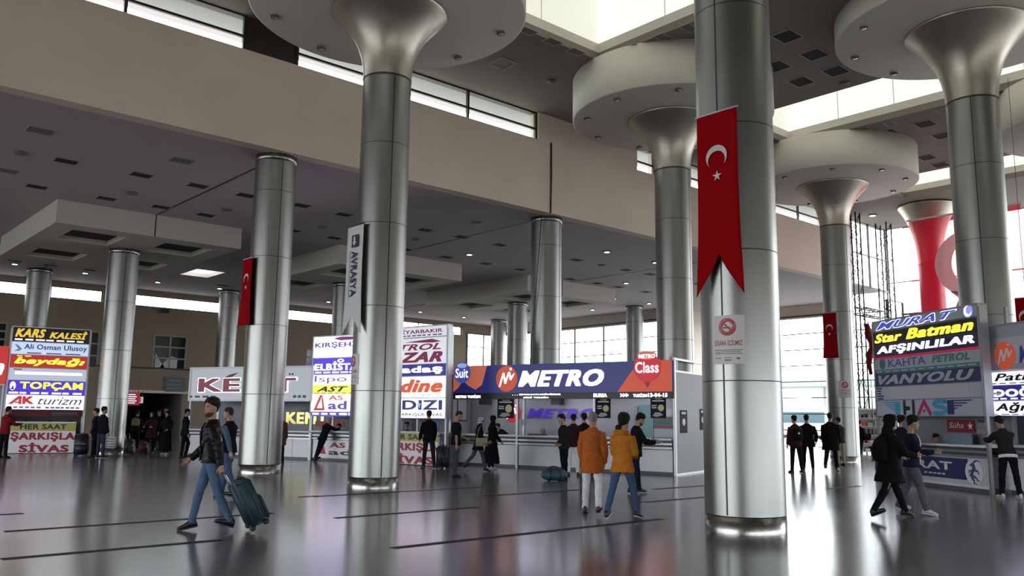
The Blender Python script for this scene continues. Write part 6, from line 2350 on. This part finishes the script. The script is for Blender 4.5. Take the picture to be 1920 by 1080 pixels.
# 17 at the right counter
f17 = person('person in black with white shoes leaning on the counter at the right edge', gp(1895, 935), -4, 1.76, 16, legs=((4, 2, 5), (-6, 2, 5)), arms=((42, 8, 40, 12), (42, 8, 40, 12)), head=(0, 20), top='charcoal', bottom='black', hem=.04, topkind='shirt', hair='full', skin='tan', shoes='white', face=False, vox=.014)
MB().rings([f17.tring(h, .165, .112, -.005, .032) for h in (-.08, -.05, -.02)]).build('shirt_hem', CL['white'], f17.root)
# 18 clerk right
f18 = person('clerk seated behind the counter of the stacked signs', behind(FT, 1752, 820, .45), 172, 1.62, 4, legs=((80, 85, 6), (80, 85, 6)), sit=.55, head=(20, 8), top='black', bottom='black', hair='short', skin='tan', vox=.016, arms=((30, 6, 60, 10), (30, 6, 60, 10)))
# 19-22 far group towards the glazed corner
f19 = person('person with a dark backpack bearing a white dot, left of the far group', gp(1494, 887), 10, 1.76, 2, legs=((4, 2, 3), (-6, 4, 3)), top='dk_maroon', bottom='black', hem=.12, hair='short', face=False, vox=.017)
b = MB().rings([[f19.S(h, -.15) + f19.sx * (w * math.cos(a)) + f19.fw * (d * math.sin(a)) for a in [2 * PI * k / 16 for k in range(16)]] for (h, w, d) in ((.05, .10, .05), (.08, .16, .09), (.35, .16, .09), (.44, .08, .05))])
o = link('backpack', b.mesh('t', CL['black']))
o.matrix_world = Matrix.Translation(f19.root.location) @ Matrix.Rotation(R(HEAD - 90 + 10), 4, 'Z')
tag(o, 'dark backpack with a white dot on the back of a far walker', 'backpack')
q = f19.S(.28, -.245)
MB().disc(q.x, q.z, .035, .035, q.y, .01, 16).build('white_dot', M_SOLEW, o)
f20 = person('person in a bulky black coat next to the backpack with the white dot', gp(1516, 882), -14, 1.80, 2, legs=((10, 2, 3), (-8, 6, 3)), arms=((20, 16, 50, 6), (10, 18, 30, 6)), top='black', bottom='black', hem=.18, topkind='coat', hair='short', face=False, vox=.017, width=1.15)
f21 = person('broad person in a long black coat striding before the far column', gp(1560, 884), -30, 1.86, 3, legs=((-20, 20, 2), (18, 6, 2)), top='black', bottom='black', hem=.30, topkind='coat', hair='short', face=False, vox=.017, width=1.2, foot=(-20, 10))
f22 = person('person in black with pale trousers just behind the long black coat', gp(1577, 873), 20, 1.74, 2, top='charcoal', bottom='beige', hem=.12, hair='short', face=False, vox=.018)
f23 = person('woman in black with a shoulder bag walking near the pale shelf unit', gp(1614, 857), -50, 1.66, 2, legs=((14, 4, 2), (-14, 10, 2)), arms=((10, 10, 40, 6), (10, 12, 50, 10)), top='black', bottom='black', hem=.14, hair='short', face=False, vox=.018, legw=1.25)
# 24 at the red lettered counter
f24 = person('man in black standing before the red lettered counter beyond the banner column', gp(803, 878), 20, 1.78, 4, legs=((8, 2, 3), (-12, 6, 3)), arms=((4, 12, 20, 0), (10, 10, 20, 0)), top='black', bottom='charcoal', hem=.10, hair='short', face=False, vox=.015)
# 25 leaning on the violet lit counter
f25 = person('man in black leaning forward on the counter under the violet lit signs', gp(604, 865), -34, 1.62, 22, legs=((-16, 4, 3), (-28, 6, 3)), arms=((40, 8, 40, 10), (40, 8, 40, 10)), head=(0, 10), top='black', bottom='black', hem=.12, hair='short', haircol='grey', skin='tan', face=False, vox=.016, foot=(-8, -16))
# 26 half behind the second column
f26 = person('person in a brown coat half hidden behind the pennant column', gp(521, 871), 10, 1.70, 1, top='brown', bottom='black', hem=.30, topkind='coat', hair='short', face=False, vox=.017, width=1.05)
# 27.. left crowd
f27 = person('dark suited man standing sideways left of the grey booth', gp(343, 859), -70, 1.76, 2, legs=((20, 30, 3), (-4, 2, 3)), top='black', bottom='black', hem=.14, hair='short', vox=.017)
f28 = person('woman in a long dark coat with light sleeves in the left crowd', gp(309, 853), 175, 1.68, 0, legs=((6, 2, 2), (-6, 4, 2)), arms=((20, 12, 50, 10), (10, 12, 30, 6)), top='black', bottom='black', hem=.25, topkind='coat', hair='scarf', skin='light', vox=.018, skirt=('black', .15, .26), shoes='white')
f29 = person('woman in a dark maroon coat and head scarf in the left crowd', gp(280, 850), 180, 1.66, 0, arms=((20, 10, 70, 16), (20, 10, 70, 16)), top='dk_maroon', bottom='black', hem=.30, topkind='coat', hair='scarf', skin='light', vox=.018)
f30 = person('black dressed person at the back of the left crowd, at the dark doorway', gp(294, 842), 170, 1.74, 0, top='black', bottom='black', hem=.14, hair='short', vox=.02)
f31 = person('tall black dressed person behind the light sleeved woman in the left crowd', gp(306, 843), 185, 1.86, 0, top='black', bottom='black', hem=.14, hair='short', vox=.02)
f32 = person('bending person with a yellow backpack at the dark doorway', gp(251, 845), 12, 1.72, 14, top='black', bottom='black', hem=.12, hair='short', face=False, vox=.019)
b = MB().rings([[f32.S(h, -.17) + f32.sx * (w * math.cos(a)) + f32.fw * (d * math.sin(a)) for a in [2 * PI * k / 16 for k in range(16)]] for (h, w, d) in ((.10, .10, .05), (.13, .17, .10), (.38, .17, .10), (.46, .08, .05))])
o = link('backpack', b.mesh('t', mat('dull_yellow', (.16, .13, .04), .7)))
o.matrix_world = Matrix.Translation(f32.root.location) @ Matrix.Rotation(R(HEAD - 90 + 12), 4, 'Z')
tag(o, 'dull yellow backpack worn at the dark doorway', 'backpack')
f33 = person('man in a black jacket and jeans with white soles beside the low hall column', gp(187, 859), -30, 1.80, 0, top='black', bottom='jeans_dark', hem=.10, hair='short', sole='white', head=(-20, 0), vox=.017)
f34 = person('dark blue clad man standing left of the one in jeans by the low hall column', gp(175, 858), 100, 1.74, 0, top='navy', bottom='black', hem=.12, hair='short', vox=.018)
f35 = person('person in a red jacket cut off at the left edge before the lit signs', gp(4, 859), -20, 1.76, 4, arms=((30, 10, 60, 10), (30, 10, 60, 10)), top='red', bottom='black', hem=.12, hair='short', face=False, vox=.017)
for k, (px, lb) in enumerate(((50, 'leftmost of three clerks seated behind the leftmost red lettered counter'), (96, 'middle one of three clerks seated behind the leftmost red lettered counter'), (134, 'rightmost of three clerks seated behind the leftmost red lettered counter'))):
    person(lb, behind(FL, px, 800, .85), 176, 1.62, 4, legs=((80, 85, 6), (80, 85, 6)), sit=.50, top='black', bottom='black', hair='short', skin='tan', vox=.02, arms=((30, 6, 60, 10), (30, 6, 60, 10)), head=(8 * k - 8, 8))
person('clerk seated behind the red lettered counter beyond the banner column', behind(FS, 763, 800, .62), 178, 1.66, 2, legs=((70, 85, 6), (70, 85, 6)), sit=.62, top='slate', bottom='black', hair='short', skin='tan', vox=.018, arms=((20, 6, 60, 10), (20, 6, 60, 10)))
person('clerk in dark clothes seated behind the counter under the violet lit signs', behind(FA, 636, 808, .75), 178, 1.66, 4, legs=((70, 85, 6), (70, 85, 6)), sit=.52, top='charcoal', bottom='black', hair='short', skin='tan', vox=.019, arms=((20, 6, 60, 10), (20, 6, 60, 10)))


# ------------------------------------------------------------------ luggage
def suitcase(label, loc, rz, w, d, h, m, tilt=0.0, handle=0.0, trim=None):
    r = thing('suitcase', label, 'suitcase', loc)
    r.matrix_world = Matrix.Translation(loc) @ Matrix.Rotation(rz, 4, 'Z') @ Matrix.Rotation(tilt, 4, 'X')
    bm = bmesh.new()
    bmesh.ops.create_cube(bm, size=1)
    for v in bm.verts:
        v.co = Vector((v.co.x * w, v.co.y * d, v.co.z * h + h / 2 + .05))
    bmesh.ops.bevel(bm, geom=bm.edges[:], offset=min(w, d) * .18, segments=4, affect='EDGES')
    me = bpy.data.meshes.new('shell')
    bm.to_mesh(me)
    bm.free()
    me.materials.append(m)
    me.polygons.foreach_set('use_smooth', [True] * len(me.polygons))
    link('shell', me, r)
    tm = trim or M_BLACK
    # front pocket (local -y is the front), zip lines, feet and handles
    bm = bmesh.new()
    bmesh.ops.create_cube(bm, size=1)
    for v in bm.verts:
        v.co = Vector((v.co.x * w * .82, v.co.y * .06 - d / 2 - .015, v.co.z * h * .52 + h * .36))
    bmesh.ops.bevel(bm, geom=bm.edges[:], offset=.022, segments=3, affect='EDGES')
    me = bpy.data.meshes.new('pocket')
    bm.to_mesh(me)
    bm.free()
    me.materials.append(m)
    me.polygons.foreach_set('use_smooth', [True] * len(me.polygons))
    pk = link('front_pocket', me, r)
    MB().box(-w * .38, w * .38, -d / 2 - .05, -d / 2 - .044, h * .58, h * .59).build('zip', M_ALU, pk)
    for yy in (-.12, .12):
        loop = []
        n = 28
        for k in range(n + 1):
            a = 2 * PI * k / n
            c, s_ = math.cos(a), math.sin(a)
            e = .34
            loop.append((w * .497 * (abs(c) ** e) * (1 if c > 0 else -1), yy * d * 2, h / 2 + .05 + h * .497 * (abs(s_) ** e) * (1 if s_ > 0 else -1)))
        MB().tube(loop, .009, 6).build('piping', tm, r)
    MB().tube([(-.09, -d * .1, h + .045), (-.07, -d * .1, h + .085), (.07, -d * .1, h + .085), (.09, -d * .1, h + .045)], .012, 8).build('top_handle', tm, r)
    for sx_ in (-1, 1):
        for sy in (-1, 1):
            wl_ = MB().lathe([(.0, -.012), (.042, -.012), (.046, 0), (.042, .012), (.0, .012)], 16)
            wl_.v = [(sx_ * w * .38 + v[2], sy * d * .36 + v[0], .046 + v[1]) for v in wl_.v]
            wl_.build('wheel', M_BLACK, r)
    if handle:
        for sx_ in (-.1, .1):
            MB().tube([(sx_, d * .42, h * .9), (sx_, d * .42, h + .05 + handle)], .009, 8).build('handle_tube', M_ALU, r)
        MB().tube([(-.12, d * .42, h + .05 + handle), (.12, d * .42, h + .05 + handle)], .015, 8).build('grip', M_BLACK, r)
    return r


M_TEAL = mat('teal_fabric', (.009, .036, .052), .6, var=.15, vscale=12, bump=.1, bscale=150)
# the pulled suitcase: rolls on its lower edge, handle in the man's trailing hand
hand = f1.w(f1.hands[0])
wp = gp(484, 996)
dx = Vector((wp.x - hand.x, wp.y - hand.y, 0))
flat = dx.normalized()
ang_ = math.atan2(-flat.x, flat.y)      # local +y points from the hand to the wheels ... turned so that +y faces the hand
Lh = math.hypot(dx.length, hand.z)
tl = math.atan2(dx.length, hand.z)
hh_ = .66
suitcase('big teal soft suitcase tilted on its wheels, pulled by the man in leather', (wp.x, wp.y, .07), ang_ + PI, .46, .27, hh_, M_TEAL, -tl * .80, max(.05, Lh - hh_ - .14))
suitcase('black upright suitcase at the left leg of the man in the black t shirt', gp(829, 879), R(20), .42, .26, .66, mat('black_case', (.012, .013, .02), .5), 0, .30)
suitcase('black upright suitcase beside the leftmost red lettered counter', gp(151, 855), R(-30), .48, .30, .78, mat('black_case', (.012, .013, .02), .5), 0, .0)
suitcase('small black suitcase behind the bending person with the yellow backpack', gp(241, 853), R(30), .40, .24, .55, mat('dark_green_case', (.012, .018, .015), .5), 0, .2)
suitcase('dark red suitcase at the feet of the left crowd', gp(268, 851), R(60), .55, .28, .42, mat('red_case', (.10, .008, .016), .55), 0, 0)


def holdall(label, loc, rz, L_, r_, m):
    r = thing('holdall', label, 'bag', loc, rz)
    b = MB()
    rg = []
    for k in range(15):
        t = k / 14
        x = (t - .5) * L_
        f_ = min(1, (math.sin(PI * min(max(t, .02), .98))) ** .28)
        rg.append([(x, r_ * .95 * f_ * math.cos(a) * (1 if abs(math.cos(a)) > .2 else 1), r_ * .92 + r_ * .92 * f_ * max(-.98, math.sin(a) * (1 + .06 * math.sin(9 * t)))) for a in [2 * PI * q / 20 for q in range(20)]])
    b.rings(rg)
    o_ = link('tmp', b.mesh('t', m))
    me_ = bake(o_, smooth=1, disp=.012, dscale=9, seed=2)
    bpy.data.objects.remove(o_)
    link('bag_body', me_, r)
    for yy in (-.09, .09):
        MB().tube([(-L_ * .18, yy * 1.6, r_ * 1.6), (-L_ * .12, yy, r_ * 2.05), (0, yy * .6, r_ * 2.15), (L_ * .12, yy, r_ * 2.05), (L_ * .18, yy * 1.6, r_ * 1.6)], .014, 6).build('handle', M_BLACK, r)
    MB().box(-L_ * .33, L_ * .33, -.012, .012, r_ * 1.80, r_ * 1.90).build('zip', M_BLACK, r)
    for xx in (-L_ * .2, L_ * .2):
        MB().rings([[(xx + dx_, r_ * 1.0 * math.cos(a), r_ * .94 + r_ * .97 * math.sin(a)) for a in [2 * PI * q / 20 for q in range(20)]] for dx_ in (-.018, .018)]).build('strap', M_BLACK, r)
    return r


holdall('blue travel holdall on the floor beside the black tracksuit', gp(1039, 902), R(-30), .66, .175, mat('petrol_fabric', (.022, .085, .125), .55, var=.12, vscale=12))
holdall('small dark bag on the floor behind the white jeans', gp(1112, 893), R(-20), .42, .15, mat('dark_fabric', (.02, .022, .035), .7))
# shoulder bags
def hand_bag(label, p, rz, w, d, h, m):
    r = thing('shoulder_bag', label, 'bag', p, rz)
    b = MB().rings([[(sx_ * w / 2, sy * d / 2, 0) for sx_, sy in ((-1, -.7), (0, -1), (1, -.7), (1, .7), (0, 1), (-1, .7))], [(sx_ * w / 2, sy * d / 2, h * .6) for sx_, sy in ((-1, -.8), (0, -1.1), (1, -.8), (1, .8), (0, 1.1), (-1, .8))], [(sx_ * w / 2 * .9, sy * d / 2 * .6, h) for sx_, sy in ((-1, -.7), (0, -1), (1, -.7), (1, .7), (0, 1), (-1, .7))]])
    b.build('pouch', m, r)
    MB().box(-w * .48, w * .48, -d * .62, -d * .5, h * .45, h).build('flap', m, r)
    MB().tube([(-w * .42, 0, h * .95), (-w * .25, .02, h + .28), (0, .05, h + .40), (w * .25, .02, h + .28), (w * .42, 0, h * .95)], .010, 6).build('strap', m, r)
    return r


p = f10.root.location
q = gp(903, 884)
v = (EYEP - Vector((p.x, p.y, 1.6))).normalized()
hand_bag('beige shoulder bag at the hip of the woman in the striped scarf', (p.x + v.x * .30 + RT.x * .1, p.y + v.y * .30 + RT.y * .1, .76), R(HEAD - 90), .36, .10, .24, CL['beige'])
p = f23.root.location
hand_bag('black shoulder bag of the woman near the pale shelf unit', (p.x + RT.x * .28 - FW.x * .15, p.y + RT.y * .28 - FW.y * .15, .78), R(HEAD - 90), .34, .12, .30, CL['black'])
q = gp(207, 833)
p = f33.root.location
r = thing('carrier_bag', 'white and grey patterned carrier bag beside the man in jeans by the column', 'bag', (p.x + RT.x * .38, p.y + RT.y * .38, .35), R(HEAD - 90))
MB().rings([[(.17 * math.cos(a) * (1.0 if abs(math.cos(a)) > .5 else 1), .07 * math.sin(a), z) for a in [2 * PI * k / 12 for k in range(12)]] for z in (0, .2, .42)]).build('bag_body', mat('bag_white', (.40, .39, .40), .5), r)
for k in range(4):
    MB().box(-.12 + .03 * (k % 2), .08 + .04 * (k % 2), -.078, -.070, .05 + .09 * k, .09 + .09 * k).build('pattern_patch', mat('bag_dark', (.06, .06, .065), .5), r)
MB().tube([(-.09, 0, .41), (-.05, 0, .56), (.05, 0, .56), (.09, 0, .41)], .008, 6).build('handle', mat('bag_white', (.40, .39, .40), .5), r)
